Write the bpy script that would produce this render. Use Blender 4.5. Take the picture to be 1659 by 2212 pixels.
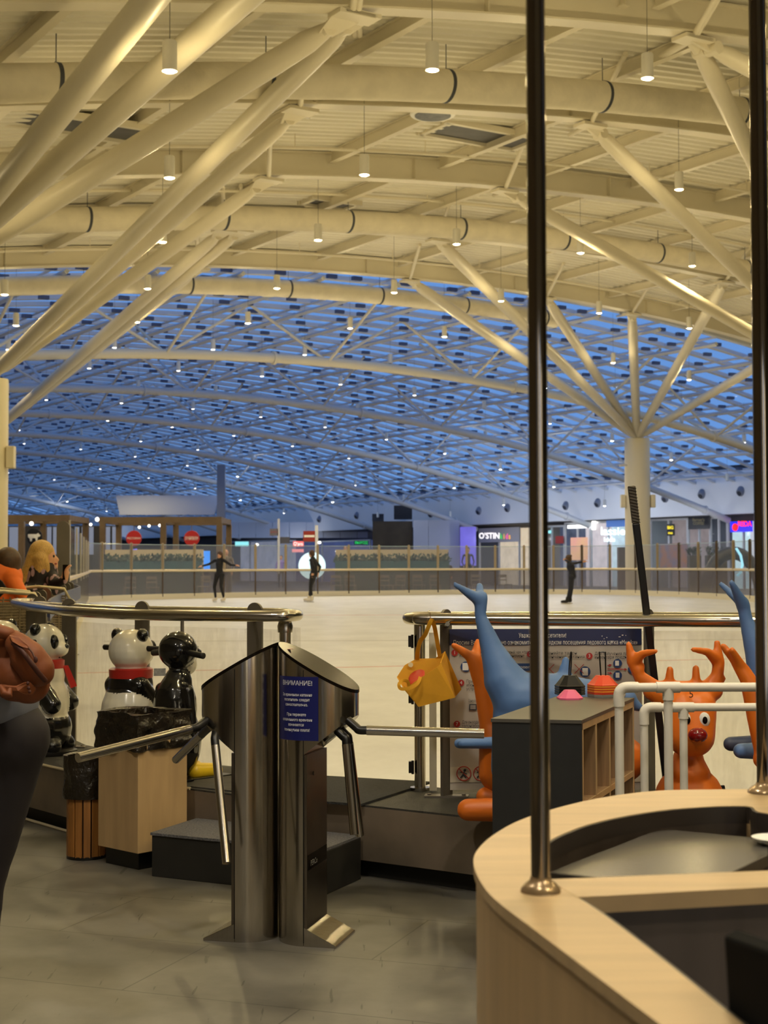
import bpy, bmesh, math, random
import numpy as np
from mathutils import Vector, Matrix, noise
random.seed(7)
C = bpy.context.scene.collection
for o in list(bpy.data.objects): bpy.data.objects.remove(o)
PI = math.pi
# ------------------------------------------------------------------ camera
F = 3300.0; CH = 1.31
PITCH = math.atan(115/F); ROLL = math.radians(-.15)
cam = bpy.data.cameras.new('camera'); co = bpy.data.objects.new('camera', cam); C.objects.link(co)
RM = Matrix.Rotation(PI/2+PITCH, 3, 'X') @ Matrix.Rotation(ROLL, 3, 'Z')
co.matrix_world = Matrix.Translation((0, 0, CH)) @ RM.to_4x4()
cam.sensor_fit = 'VERTICAL'; cam.sensor_height = 36; cam.lens = F/2212*36
cam.clip_start = .05; cam.clip_end = 600
cam.dof.use_dof = True; cam.dof.focus_distance = 5.6; cam.dof.aperture_fstop = 8.5
bpy.context.scene.camera = co
# ------------------------------------------------------------------ world, exposure
S = bpy.context.scene
S.view_settings.view_transform = 'Standard'; S.view_settings.look = 'None'
S.view_settings.exposure = 0.0; S.view_settings.gamma = 1
S.view_settings.use_curve_mapping = False
w = bpy.data.worlds.new('dusk'); S.world = w; w.use_nodes = True
nt = w.node_tree; bg = nt.nodes['Background']
tc = nt.nodes.new('ShaderNodeTexCoord'); sx = nt.nodes.new('ShaderNodeSeparateXYZ'); rp = nt.nodes.new('ShaderNodeValToRGB')
nt.links.new(tc.outputs['Generated'], sx.inputs[0]); nt.links.new(sx.outputs['Z'], rp.inputs[0]); nt.links.new(rp.outputs[0], bg.inputs[0])
rp.color_ramp.elements[0].color = (.13, .29, .66, 1); rp.color_ramp.elements[1].color = (.075, .19, .48, 1)
bg.inputs[1].default_value = 1.12
LAMP_W = 39.0                      # power of each hanging lamp
LAMP_COL = (1.0, .79, .40)

def s2l(c):
    return tuple(((v/255)/12.92 if v/255 <= .04045 else ((v/255+.055)/1.055)**2.4) for v in c)
# ------------------------------------------------------------------ photograph coordinates
def ray(px, py):
    d = RM @ Vector(((px-829.5)/F, -(py-1106)/F, -1)); return d/d.y
def P(px, py, Y):
    return Vector((0, 0, CH)) + ray(px, py)*Y
def PZ(px, py, z):
    d = ray(px, py); return Vector((0, 0, CH)) + d*((z-CH)/d.z)
# ------------------------------------------------------------------ roof coordinates: a along the vault, b across it
TH = math.radians(31.94); cT, sT = math.cos(TH), math.sin(TH)
def AZ(b): return 10.01 - .00494*(b-26.5)**2
def W(a, b, z=0): return Vector((-sT*a+cT*b, cT*a+sT*b, z))
def on_arch(px, a, dz=0):
    dx = (px-829.5)/F
    for _ in range(3):
        Y = a/(cT-sT*dx); b = cT*dx*Y+sT*Y
        z = AZ(b)+dz; 
        dxn = ray(px, 1221-(z-CH)*F/Y).x; dx = dxn
    return W(a, b, z), b
def on_wall(px, py, b=58.3):
    d = ray(px, py); Y = b/(cT*d.x+sT); return Vector((0, 0, CH))+d*Y
# ------------------------------------------------------------------ materials
MATS = {}
def mat(name, col, rough=.5, metal=0, var=0, scale=8, bump=0, bscale=60, emit=0, ecol=None, stretch=None, col2=None, spec=.5, coat=0, detail=4):
    if name in MATS: return MATS[name]
    m = bpy.data.materials.new(name); m.use_nodes = True; n = m.node_tree.nodes; l = m.node_tree.links
    b = n['Principled BSDF']; lc = s2l(col)
    b.inputs['Base Color'].default_value = (*lc, 1); b.inputs['Roughness'].default_value = rough; b.inputs['Metallic'].default_value = metal
    b.inputs['Specular IOR Level'].default_value = spec
    if coat: b.inputs['Coat Weight'].default_value = coat; b.inputs['Coat Roughness'].default_value = .08
    tcn = n.new('ShaderNodeTexCoord'); mp = n.new('ShaderNodeMapping'); l.new(tcn.outputs['Object'], mp.inputs[0])
    if stretch: mp.inputs['Scale'].default_value = stretch
    if var or col2:
        nz = n.new('ShaderNodeTexNoise'); nz.inputs['Scale'].default_value = scale; nz.inputs['Detail'].default_value = detail
        l.new(mp.outputs[0], nz.inputs['Vector']); r = n.new('ShaderNodeValToRGB'); l.new(nz.outputs['Fac'], r.inputs[0])
        c2 = s2l(col2) if col2 else tuple(v*(1-var) for v in lc); c1 = lc if col2 else tuple(min(1, v*(1+var*.5)) for v in lc)
        r.color_ramp.elements[0].position = .32; r.color_ramp.elements[1].position = .68
        r.color_ramp.elements[0].color = (*c2, 1); r.color_ramp.elements[1].color = (*c1, 1); l.new(r.outputs[0], b.inputs['Base Color'])
    if bump:
        nb = n.new('ShaderNodeTexNoise'); nb.inputs['Scale'].default_value = bscale; l.new(mp.outputs[0], nb.inputs['Vector'])
        bp = n.new('ShaderNodeBump'); bp.inputs['Strength'].default_value = bump; bp.inputs['Distance'].default_value = .01
        l.new(nb.outputs['Fac'], bp.inputs['Height']); l.new(bp.outputs[0], b.inputs['Normal'])
    if emit:
        b.inputs['Emission Color'].default_value = (*s2l(ecol or col), 1); b.inputs['Emission Strength'].default_value = emit
    MATS[name] = m; return m
def clear(name, tint, alpha, rough=.1, scratch=0):
    """see-through sheet: transparent mixed with a little gloss/diffuse"""
    m = bpy.data.materials.new(name); m.use_nodes = True; n = m.node_tree.nodes; l = m.node_tree.links
    b = n['Principled BSDF']; b.inputs['Base Color'].default_value = (*s2l(tint), 1); b.inputs['Roughness'].default_value = rough
    t = n.new('ShaderNodeBsdfTransparent'); mx = n.new('ShaderNodeMixShader'); mx.inputs[0].default_value = alpha
    l.new(t.outputs[0], mx.inputs[1]); l.new(b.outputs[0], mx.inputs[2]); l.new(mx.outputs[0], n['Material Output'].inputs[0])
    if scratch:
        tcn = n.new('ShaderNodeTexCoord'); mp = n.new('ShaderNodeMapping'); mp.inputs['Scale'].default_value = (9, 9, 2.2); mp.inputs['Rotation'].default_value = (.3, .5, .2)
        nz = n.new('ShaderNodeTexNoise'); nz.inputs['Scale'].default_value = 3; nz.inputs['Detail'].default_value = 8; nz.inputs['Distortion'].default_value = 1.2
        l.new(tcn.outputs['Object'], mp.inputs[0]); l.new(mp.outputs[0], nz.inputs['Vector'])
        r = n.new('ShaderNodeValToRGB'); r.color_ramp.elements[0].position = .3; r.color_ramp.elements[1].position = .7
        r.color_ramp.elements[0].color = (alpha*.75,)*3+(1,); r.color_ramp.elements[1].color = (min(1, alpha*1.4),)*3+(1,)
        l.new(nz.outputs['Fac'], r.inputs[0]); l.new(r.outputs[0], mx.inputs[0])
    MATS[name] = m; return m
# ------------------------------------------------------------------ mesh building
class MB:
    def __init__(s): s.v = []; s.f = []; s.m = []
    def add(s, vs, fs, mi=0):
        o = len(s.v); s.v += [tuple(v) for v in vs]; s.f += [tuple(i+o for i in f) for f in fs]; s.m += [mi]*len(fs); return s
    def hexa(s, b4, t4, mi=0):
        return s.add(list(b4)+list(t4), [(3, 2, 1, 0), (4, 5, 6, 7), (0, 1, 5, 4), (1, 2, 6, 5), (2, 3, 7, 6), (3, 0, 4, 7)], mi)
    def box(s, c, size, rz=0, mi=0, R=None):
        x, y, z = (v/2 for v in size); M = R if R else Matrix.Rotation(rz, 3, 'Z'); c = Vector(c)
        q = [c+M@Vector(p) for p in [(-x, -y, -z), (x, -y, -z), (x, y, -z), (-x, y, -z), (-x, -y, z), (x, -y, z), (x, y, z), (-x, y, z)]]
        return s.hexa(q[:4], q[4:], mi)
    def prism(s, poly, z0, z1, mi=0):
        n = len(poly); vs = [(p[0], p[1], z0) for p in poly]+[(p[0], p[1], z1) for p in poly]
        ar = sum(poly[i][0]*poly[(i+1) % n][1]-poly[(i+1) % n][0]*poly[i][1] for i in range(n))
        fs = [tuple(range(n))[::-1], tuple(range(n, 2*n))]+[(i, (i+1) % n, n+(i+1) % n, n+i) for i in range(n)]
        if ar < 0: fs = [f[::-1] for f in fs]
        return s.add(vs, fs, mi)
    def slab(s, pts, off, mi=0):
        """flat polygon of 3-D points given thickness along off"""
        n = len(pts); off = Vector(off); vs = [Vector(p) for p in pts]+[Vector(p)+off for p in pts]
        return s.add(vs, [tuple(range(n))[::-1], tuple(range(n, 2*n))]+[(i, (i+1) % n, n+(i+1) % n, n+i) for i in range(n)], mi)
    def tube(s, pts, r, n=12, mi=0, cap=True, closed=False):
        pts = [Vector(p) for p in pts]; k = len(pts); rs = r if isinstance(r, (list, tuple)) else [r]*k
        vs = []; up = None
        for i, p in enumerate(pts):
            if closed: t = (pts[(i+1) % k]-pts[i-1])
            else: t = pts[min(i+1, k-1)]-pts[max(i-1, 0)]
            t.normalize()
            if up is None: up = Vector((0, 0, 1)) if abs(t.z) < .9 else Vector((1, 0, 0))
            x = t.cross(up)
            if x.length < 1e-4: x = t.orthogonal()
            x.normalize(); y = x.cross(t); up = y
            vs += [p+(x*math.cos(2*PI*j/n)+y*math.sin(2*PI*j/n))*rs[i] for j in range(n)]
        fs = []
        for i in range(k if closed else k-1):
            a = i*n; b = ((i+1) % k)*n
            fs += [(a+j, a+(j+1) % n, b+(j+1) % n, b+j) for j in range(n)]
        if cap and not closed: fs += [tuple(range(n))[::-1], tuple((k-1)*n+j for j in range(n))]
        return s.add(vs, fs, mi)
    def lathe(s, prof, c=(0, 0, 0), n=24, mi=0, sx=1, sy=1):
        c = Vector(c); vs = []
        for r, z in prof: vs += [c+Vector((r*sx*math.cos(2*PI*j/n), r*sy*math.sin(2*PI*j/n), z)) for j in range(n)]
        fs = [(i*n+j, i*n+(j+1) % n, (i+1)*n+(j+1) % n, (i+1)*n+j) for i in range(len(prof)-1) for j in range(n)]
        fs += [tuple(range(n))[::-1], tuple((len(prof)-1)*n+j for j in range(n))]
        return s.add(vs, fs, mi)
    def ell(s, c, r, mi=0, R=None, n=16):
        c = Vector(c); r = Vector(r) if hasattr(r, '__len__') else Vector((r, r, r)); vs = []; m = n//2
        for i in range(m+1):
            ph = PI*i/m
            for j in range(n):
                q = Vector((r.x*math.sin(ph)*math.cos(2*PI*j/n), r.y*math.sin(ph)*math.sin(2*PI*j/n), -r.z*math.cos(ph)))
                vs.append(c+(R@q if R else q))
        fs = [(i*n+j, i*n+(j+1) % n, (i+1)*n+(j+1) % n, (i+1)*n+j) for i in range(m) for j in range(n)]
        return s.add(vs, fs, mi)
    def sweep(s, sec, frames, mi=0):
        """closed section carried along frames (functions of section point)"""
        n = len(sec); vs = [fr(p) for fr in frames for p in sec]; k = len(frames)
        fs = [(i*n+j, i*n+(j+1) % n, (i+1)*n+(j+1) % n, (i+1)*n+j) for i in range(k-1) for j in range(n)]
        fs += [tuple(range(n))[::-1], tuple((k-1)*n+j for j in range(n))]
        return s.add(vs, fs, mi)
def obj(name, mb, m, parent=None, smooth=None, label=None, bev=0, kind=None):
    me = bpy.data.meshes.new(name); me.from_pydata(mb.v, [], mb.f)
    ml = m if isinstance(m, (list, tuple)) else [m]
    for x in ml: me.materials.append(x)
    if len(ml) > 1: me.polygons.foreach_set('material_index', mb.m)
    bm = bmesh.new(); bm.from_mesh(me); bmesh.ops.remove_doubles(bm, verts=bm.verts, dist=1e-6); bmesh.ops.recalc_face_normals(bm, faces=bm.faces); bm.to_mesh(me); bm.free()
    o = bpy.data.objects.new(name, me); C.objects.link(o)
    if smooth:
        for p in me.polygons: p.use_smooth = True
        me.set_sharp_from_angle(angle=math.radians(smooth if smooth is not True else 40))
    if bev:
        bv = o.modifiers.new('bevel', 'BEVEL'); bv.width = bev; bv.segments = 2; bv.limit_method = 'ANGLE'
    if parent: setp(o, parent)
    if label: o['label'] = label
    if kind: o['kind'] = kind
    return o
def setp(o, p):
    o.parent = p
    M = p.matrix_basis.copy()
    o.matrix_parent_inverse = M.inverted() if p.type == 'EMPTY' else Matrix()
def tag(o, label, cat, group=None):
    o['label'] = label; o['category'] = cat
    if group: o['group'] = group
    return o
def thing(name, label, cat, loc=(0, 0, 0), group=None):
    o = bpy.data.objects.new(name, None); C.objects.link(o); o.location = loc; o.empty_display_size = .1
    o.matrix_basis = Matrix.Translation(loc)
    return tag(o, label, cat, group)
def struct(name, mb, m, **k):
    o = obj(name, mb, m, **k); o['kind'] = 'structure'; return o
KIDS = {}
def dup(root, loc=None, rotz=0, label=None, group=None, M=None):
    r = root.copy(); C.objects.link(r)
    r.matrix_basis = M if M else Matrix.Translation(loc or (0, 0, 0)) @ Matrix.Rotation(rotz, 4, 'Z')
    if label: r['label'] = label
    if group: r['group'] = group
    for ch in list(root.children):
        c = ch.copy(); C.objects.link(c); c.parent = r
        for g in list(ch.children):
            d = g.copy(); C.objects.link(d); d.parent = c
    return r
# continuous organic surface: overlapping primitives fused by a voxel remesh, colour by the nearest primitive
def cap(p, q, r1, r2=None, mi=0): return ('c', Vector(p), Vector(q), r1, r2 if r2 is not None else r1, mi)
def el(c, r, mi=0, R=None): return ('e', Vector(c), Vector(r), R, None, mi)
def blob(name, prims, mats, parent=None, vox=.01, sm=4, paint=None, label=None):
    mb = MB()
    for p in prims:
        if p[0] == 'c':
            a, b, r1, r2 = p[1:5]; d = (b-a)
            if d.length < 1e-5: mb.ell(a, r1); continue
            t = d.normalized(); k = 6; pts = []; rs = []
            for i in range(1, k+1):
                an = PI/2*i/k; pts.append(a-t*r1*math.cos(an)); rs.append(r1*math.sin(an))
            for i in range(0, k):
                an = PI/2*i/k; pts.append(b+t*r2*math.sin(an)); rs.append(r2*math.cos(an))
            pts.append(b+t*r2*.9999); rs.append(r2*.02)
            mb.tube(pts, rs, 14)
        else: mb.ell(p[1], p[2], R=p[3], n=20)
    me = bpy.data.meshes.new(name); me.from_pydata(mb.v, [], mb.f)
    t = bpy.data.objects.new('t', me); C.objects.link(t)
    r = t.modifiers.new('r', 'REMESH'); r.mode = 'VOXEL'; r.voxel_size = vox
    if sm: s_ = t.modifiers.new('s', 'SMOOTH'); s_.iterations = sm; s_.factor = .6
    dg = bpy.context.evaluated_depsgraph_get(); dg.update()
    me2 = bpy.data.meshes.new_from_object(t.evaluated_get(dg)); bpy.data.objects.remove(t)
    me2.name = name; me2.materials.clear()
    for x in mats: me2.materials.append(x)
    nf = len(me2.polygons); cc = np.zeros(nf*3); me2.polygons.foreach_get('center', cc); cc = cc.reshape(-1, 3)
    best = np.full(nf, 1e9); idx = np.zeros(nf, int)
    if len(mats) > 1:
        for p in prims:
            if p[0] == 'c':
                a, b = np.array(p[1]), np.array(p[2]); ab = b-a; L = (ab@ab) or 1e-9
                tt = np.clip((cc-a)@ab/L, 0, 1); d = np.linalg.norm(cc-(a+tt[:, None]*ab), axis=1)-(p[3]+(p[4]-p[3])*tt)
            else:
                Rm = np.array(p[3]) if p[3] else np.eye(3); q = (cc-np.array(p[1]))@Rm; rr = np.array(p[2]); d = (np.linalg.norm(q/rr, axis=1)-1)*rr.min()
            up = d < best; best[up] = d[up]; idx[up] = p[5]
        if paint:
            for i in range(nf):
                v = paint(cc[i], idx[i])
                if v is not None: idx[i] = v
        me2.polygons.foreach_set('material_index', idx)
    me2.polygons.foreach_set('use_smooth', np.ones(nf, bool)); me2.update()
    o = bpy.data.objects.new(name, me2); C.objects.link(o)
    if parent: setp(o, parent)
    if label: o['label'] = label
    return o
FONT = None
def text_mesh(body, size, align='CENTER', bold=0, extrude=.0):
    cu = bpy.data.curves.new('t', 'FONT'); cu.body = body; cu.size = size; cu.align_x = align; cu.align_y = 'CENTER'; cu.offset = bold; cu.extrude = extrude; cu.resolution_u = 3
    t = bpy.data.objects.new('t', cu); C.objects.link(t); dg = bpy.context.evaluated_depsgraph_get(); dg.update()
    me = bpy.data.meshes.new_from_object(t.evaluated_get(dg)); bpy.data.objects.remove(t); return me
def text(name, body, org, right, up, size, m, parent=None, align='CENTER', bold=0, width=None, lift=.002, extrude=0, fn=None):
    me = text_mesh(body, size, align, bold, extrude); right = Vector(right).normalized(); up = Vector(up).normalized(); nrm = right.cross(up); org = Vector(org)
    k = 1
    if width and len(me.vertices):
        xs = [v.co.x for v in me.vertices]; k = width/(max(xs)-min(xs))
    for v in me.vertices:
        x, y, z = v.co.x*k, v.co.y*(k if not width else 1), v.co.z
        v.co = fn(x, y) if fn else org+right*x+up*y+nrm*(lift+z)
    me.materials.clear(); me.materials.append(m)
    o = bpy.data.objects.new(name, me); C.objects.link(o)
    if parent: setp(o, parent)
    return o
# ------------------------------------------------------------------ shared materials
CREAM = mat('cream_paint', (232, 224, 202), .45, var=.06, scale=.7)
CREAMD = mat('cream_deck', (244, 240, 226), .55, var=.04, scale=.5)
WHITEP = mat('white_paint', (236, 234, 226), .4)
DUCT = mat('duct_fabric', (234, 226, 204), .8, var=.08, scale=3, stretch=(1, 1, 1), bump=.6, bscale=14)
STEEL = mat('brushed_steel', (196, 190, 180), .2, 1, var=.12, scale=40, stretch=(30, 30, 1))
CHROME = mat('chrome', (190, 186, 178), .08, 1)
CHROMED = mat('dark_chrome', (96, 92, 88), .12, 1)
GREYM = mat('grey_steel_post', (122, 116, 106), .45, .6, var=.08, scale=6)
BLACKP = mat('black_plastic', (14, 14, 14), .35)
BLACKG = mat('black_gloss', (20, 16, 12), .16, spec=.06)
OAK = mat('light_oak', (190, 160, 116), .42, var=.16, scale=3.2, stretch=(5, 5, .6), detail=7)
OAKT = mat('light_oak_top', (194, 166, 122), .38, var=.14, scale=3, stretch=(1.0, 9, 4), detail=7)
OAKD = mat('grey_oak', (150, 118, 84), .5, var=.3, scale=5, stretch=(14, 14, .8), detail=8)
ORANGE = mat('orange_plastic', (230, 118, 32), .42, var=.12, scale=6)
BLUE = mat('blue_plastic', (94, 130, 186), .5, var=.14, scale=7)
NAVY = mat('navy_print', (24, 34, 82), .4)
WHITE = mat('white_print', (232, 232, 228), .5)
REDP = mat('red_plastic', (190, 40, 34), .4)
SKIN = mat('skin', (214, 160, 124), .5)
WPIPE = mat('white_pipe', (226, 220, 206), .4, var=.06, scale=9)
RUBBER = mat('rubber_top', (52, 51, 48), .7, var=.35, scale=5, bump=.4, bscale=120)
ACRYL = clear('scratched_acrylic', (246, 238, 216), .12, .25, scratch=1)
GLASSF = clear('far_glass', (170, 180, 200), .14, .1)
GLASSL = clear('far_lower_glass', (128, 126, 134), .5, .15)
GLASSS = clear('skylight_glass', (120, 150, 200), .04, .1)
# ================================================================== SETTING
# floor tiles
FL = bpy.data.materials.new('floor_tiles'); FL.use_nodes = True
n = FL.node_tree.nodes; l = FL.node_tree.links; b = n['Principled BSDF']; b.inputs['Roughness'].default_value = .42
tcn = n.new('ShaderNodeTexCoord'); mp = n.new('ShaderNodeMapping'); mp.inputs['Rotation'].default_value = (0, 0, .35); l.new(tcn.outputs['Object'], mp.inputs[0])
nz = n.new('ShaderNodeTexNoise'); nz.inputs['Scale'].default_value = 1.6; nz.inputs['Detail'].default_value = 9; nz.inputs['Roughness'].default_value = .62; l.new(mp.outputs[0], nz.inputs['Vector'])
cr = n.new('ShaderNodeValToRGB'); cr.color_ramp.elements[0].position = .3; cr.color_ramp.elements[1].position = .72
cr.color_ramp.elements[0].color = (*s2l((66, 64, 60)), 1); cr.color_ramp.elements[1].color = (*s2l((132, 128, 119)), 1); l.new(nz.outputs['Fac'], cr.inputs[0])
br = n.new('ShaderNodeTexBrick'); br.inputs['Scale'].default_value = 1; br.inputs['Brick Width'].default_value = 1.2; br.inputs['Row Height'].default_value = .6; br.inputs['Mortar Size'].default_value = .003; br.inputs['Mortar Smooth'].default_value = 0
br.inputs['Color1'].default_value = (1, 1, 1, 1); br.inputs['Color2'].default_value = (.93, .93, .93, 1); br.inputs['Mortar'].default_value = (.45, .45, .45, 1); l.new(mp.outputs[0], br.inputs['Vector'])
mx = n.new('ShaderNodeMixRGB'); mx.blend_type = 'MULTIPLY'; mx.inputs[0].default_value = 1; l.new(cr.outputs[0], mx.inputs[1]); l.new(br.outputs['Color'], mx.inputs[2])
# scuff marks: thin stretched streaks
m2 = n.new('ShaderNodeMapping'); m2.inputs['Scale'].default_value = (22, 2.2, 1); m2.inputs['Rotation'].default_value = (0, 0, -.8); l.new(tcn.outputs['Object'], m2.inputs[0])
n2 = n.new('ShaderNodeTexNoise'); n2.inputs['Scale'].default_value = 1.7; n2.inputs['Detail'].default_value = 3; l.new(m2.outputs[0], n2.inputs['Vector'])
r2 = n.new('ShaderNodeValToRGB'); r2.color_ramp.elements[0].position = .30; r2.color_ramp.elements[0].color = (.35, .35, .35, 1); r2.color_ramp.elements[1].position = .325; r2.color_ramp.elements[1].color = (1, 1, 1, 1)
l.new(n2.outputs['Fac'], r2.inputs[0]); m3 = n.new('ShaderNodeMixRGB'); m3.blend_type = 'MULTIPLY'; m3.inputs[0].default_value = .8
l.new(mx.outputs[0], m3.inputs[1]); l.new(r2.outputs[0], m3.inputs[2]); l.new(m3.outputs[0], b.inputs['Base Color'])
rr = n.new('ShaderNodeValToRGB'); rr.color_ramp.elements[0].color = (.3,)*3+(1,); rr.color_ramp.elements[1].color = (.55,)*3+(1,); l.new(nz.outputs['Fac'], rr.inputs[0]); l.new(rr.outputs[0], b.inputs['Roughness'])
mb = MB(); q = [W(-12, -8), W(-12, 75), W(200, 75), W(200, -30), W(10, -30), W(-12, -8)][:5]
mb.prism([(p.x, p.y) for p in q], -.1, 0); struct('floor', mb, FL)

# rink outline (x, y) from the right of the gate, anticlockwise
LEFTN = [(-.50, 7.33), (-.63, 7.46), (-1.24, 7.84), (-1.75, 8.5), (-2.07, 9.2), (-2.3, 10.0), (-2.46, 10.8), (-2.62, 11.7), (-2.78, 12.6), (-2.93, 13.5), (-3.08, 14.4), (-3.22, 15.3), (-3.36, 16.2), (-3.55, 17.3), (-3.85, 18.6), (-4.2, 20.0)]
LEFTT = [(-4.2, 20), (-5.0, 24.5), (-5.9, 29.5), (-6.9, 35), (-7.9, 40.5), (-8.9, 46), (-9.8, 50.5)]
FARB = [(-9.8, 50.5), (-9.6, 52.0), (-8.9, 53.8), (-8.0, 55.2), (-7.0, 56.4), (-6.0, 57.3), (-4.9, 58.2), (-3.8, 59.0), (-2.6, 59.8), (-1.4, 60.5), (-.2, 61.2), (1.0, 61.9), (2.2, 62.5), (3.4, 63.0), (4.6, 63.3), (5.8, 63.4), (7.0, 63.2), (8.1, 62.6), (9.1, 61.6), (9.9, 60.2), (10.5, 58.7), (11.0, 57.0), (11.35, 55.2), (11.6, 53.3), (11.75, 51.4), (11.85, 49.5), (11.9, 47.5)]
RIGHTN = [(11.9, 47.5), (12.3, 35), (11.5, 20), (9, 11), (5.5, 7.3), (2.6, 6.62), (1.14, 6.66), (.27, 6.7)]
RINK = LEFTN + LEFTT[1:] + FARB[1:] + RIGHTN[1:]
ICE = bpy.data.materials.new('ice'); ICE.use_nodes = True
n = ICE.node_tree.nodes; l = ICE.node_tree.links; b = n['Principled BSDF']; b.inputs['Roughness'].default_value = .35; b.inputs['Specular IOR Level'].default_value = .35
tcn = n.new('ShaderNodeTexCoord'); mp = n.new('ShaderNodeMapping'); mp.inputs['Scale'].default_value = (1, .55, 1); l.new(tcn.outputs['Object'], mp.inputs[0])
nz = n.new('ShaderNodeTexNoise'); nz.inputs['Scale'].default_value = 1.3; nz.inputs['Detail'].default_value = 10; nz.inputs['Roughness'].default_value = .7; l.new(mp.outputs[0], nz.inputs['Vector'])
cr = n.new('ShaderNodeValToRGB'); cr.color_ramp.elements[0].position = .25; cr.color_ramp.elements[0].color = (.66, .66, .63, 1); cr.color_ramp.elements[1].position = .7; cr.color_ramp.elements[1].color = (.86, .86, .84, 1)
l.new(nz.outputs['Fac'], cr.inputs[0]); l.new(cr.outputs[0], b.inputs['Base Color'])
mb = MB(); mb.prism(RINK, .0, .10); struct('ice_floor', mb, ICE)
PLINE = mat('faded_red_line', (214, 150, 138), .4); GLINE = mat('faded_grey_line', (176, 174, 164), .4)
for nm, p0, p1, w_, m_ in (('red_ice_line', (-7.5, 37.2), (11.8, 37.2), .12, PLINE), ('red_ice_line', (-3.6, 17.3), (8, 20.6), .07, PLINE), ('grey_ice_line', (-4.5, 24.6), (8, 24.6), .09, GLINE)):
    a_, b_ = Vector((*p0, 0)), Vector((*p1, 0)); d_ = (b_-a_).normalized().cross(Vector((0, 0, 1)))*w_/2
    mb = MB(); mb.slab([a_-d_+Vector((0, 0, .1)), b_-d_+Vector((0, 0, .1)), b_+d_+Vector((0, 0, .1)), a_+d_+Vector((0, 0, .1))], (0, 0, .002)); struct(nm, mb, m_)

# platform round the rink
PFR = [(-6.4, 22), (-4.6, 16), (-3.5, 12), (-2.75, 9.6), (-2.35, 8.65), (-1.93, 8.02), (-1.55, 7.54), (-1.2, 7.2), (-.877, 6.93), (-.66, 6.76), (-.096, 6.45), (.364, 6.13), (1.6, 5.45), (3.2, 4.9), (6, 5.6), (8.5, 8)]
PBK = [(9.2, 11.5), (5.4, 7.5), (2.6, 6.80), (.27, 6.92), (.1, 7.05), (-.45, 7.3), (-.62, 7.6), (-1.2, 7.98), (-1.68, 8.62), (-1.98, 9.3), (-2.36, 10.8), (-2.98, 14.4), (-4.1, 20.0), (-5, 24)]
STONE = mat('stone_laminate', (128, 114, 98), .5, col2=(84, 76, 66), scale=2.6, detail=9)
mb = MB(); mb.prism(PFR+PBK, .075, .298); struct('platform', mb, STONE)
mb = MB(); mb.prism(PFR+PBK, .298, .306); struct('platform_top', mb, RUBBER)
ins = [(x+.02*(1 if i < 12 else 0), y+.05) for i, (x, y) in enumerate(PFR)]
mb = MB(); mb.prism(ins+PBK, 0, .075); struct('baseboard_platform', mb, mat('black_plinth', (24, 23, 21), .5))
mb = MB()
for i in range(1, 8):
    a_, b_ = Vector((*PFR[i], .305)), Vector((*PFR[i+1], .305)); mb.tube([a_, b_], .007, 6)
struct('trim_platform', mb, mat('edge_trim', (190, 178, 150), .4))
mb = MB()
for i in range(3, 8):
    a_, b_ = Vector((*PFR[i], .008)), Vector((*PFR[i+1], .008)); mb.tube([a_, b_], .008, 6)
struct('trim_floor', mb, MATS['edge_trim'])

# hall walls
WALL = mat('hall_wall', (236, 238, 244), .7, var=.03, scale=.4)
DARKW = mat('dark_wall', (60, 62, 70), .8)
def wallbox(name, a0, b0, a1, b1, z0, z1, m, th=.3):
    p, q = W(a0, b0), W(a1, b1); d = (q-p).normalized(); nn = Vector((-d.y, d.x, 0))*th
    mb = MB(); mb.prism([(v.x, v.y) for v in (p, q, q+nn, p+nn)], z0, z1); return struct(name, mb, m)
wallbox('wall_right', 195, 58.3, -12, 58.3, 3.95, 6.35, WALL, -.5)
wallbox('wall_shops', 195, 61.5, -12, 61.5, 0, 3.95, mat('shop_back', (120, 118, 120), .7), -.2)
wallbox('trim_wall_right', 195, 58.25, -12, 58.25, 6.3, 6.5, mat('dark_trim', (40, 44, 54), .6), -.5)
wallbox('wall_left', -12, -5, 195, -5, 0, 6.0, mat('far_left_wall', (120, 110, 96), .7), -.3)
wallbox('wall_back', -12, -6, -12, 62, 0, 10, mat('back_wall', (124, 120, 114), .8), .3)
wallbox('wall_far', 192, -6, 192, 62, 0, 10, mat('far_wall', (120, 130, 150), .8), .3)
mb = MB(); p = [W(195, 58.3), W(-12, 58.3), W(-12, 61.7), W(195, 61.7)]; mb.prism([(v.x, v.y) for v in p], 3.9, 3.98); struct('ceiling_shops', mb, mat('shop_ceiling', (80, 82, 88), .8))

# corrugated deck, real ribs running across the vault
NB = 30; BS = [-6+66*i/NB for i in range(NB+1)]
vs = []; fs = []; row = 0
a_ = -12.0; prof = []
while a_ < 40.6:
    prof += [(a_, .66), (a_+.10, .66), (a_+.14, .57), (a_+.24, .57)]; a_ += .28
for (aa, dz) in prof:
    vs += [W(aa, bb, AZ(bb)+dz) for bb in BS]
k = NB+1
for i in range(len(prof)-1):
    for j in range(NB): fs.append((i*k+j, i*k+j+1, (i+1)*k+j+1, (i+1)*k+j))
mb = MB(); mb.add(vs, fs); struct('ceiling', mb, CREAMD)
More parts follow.
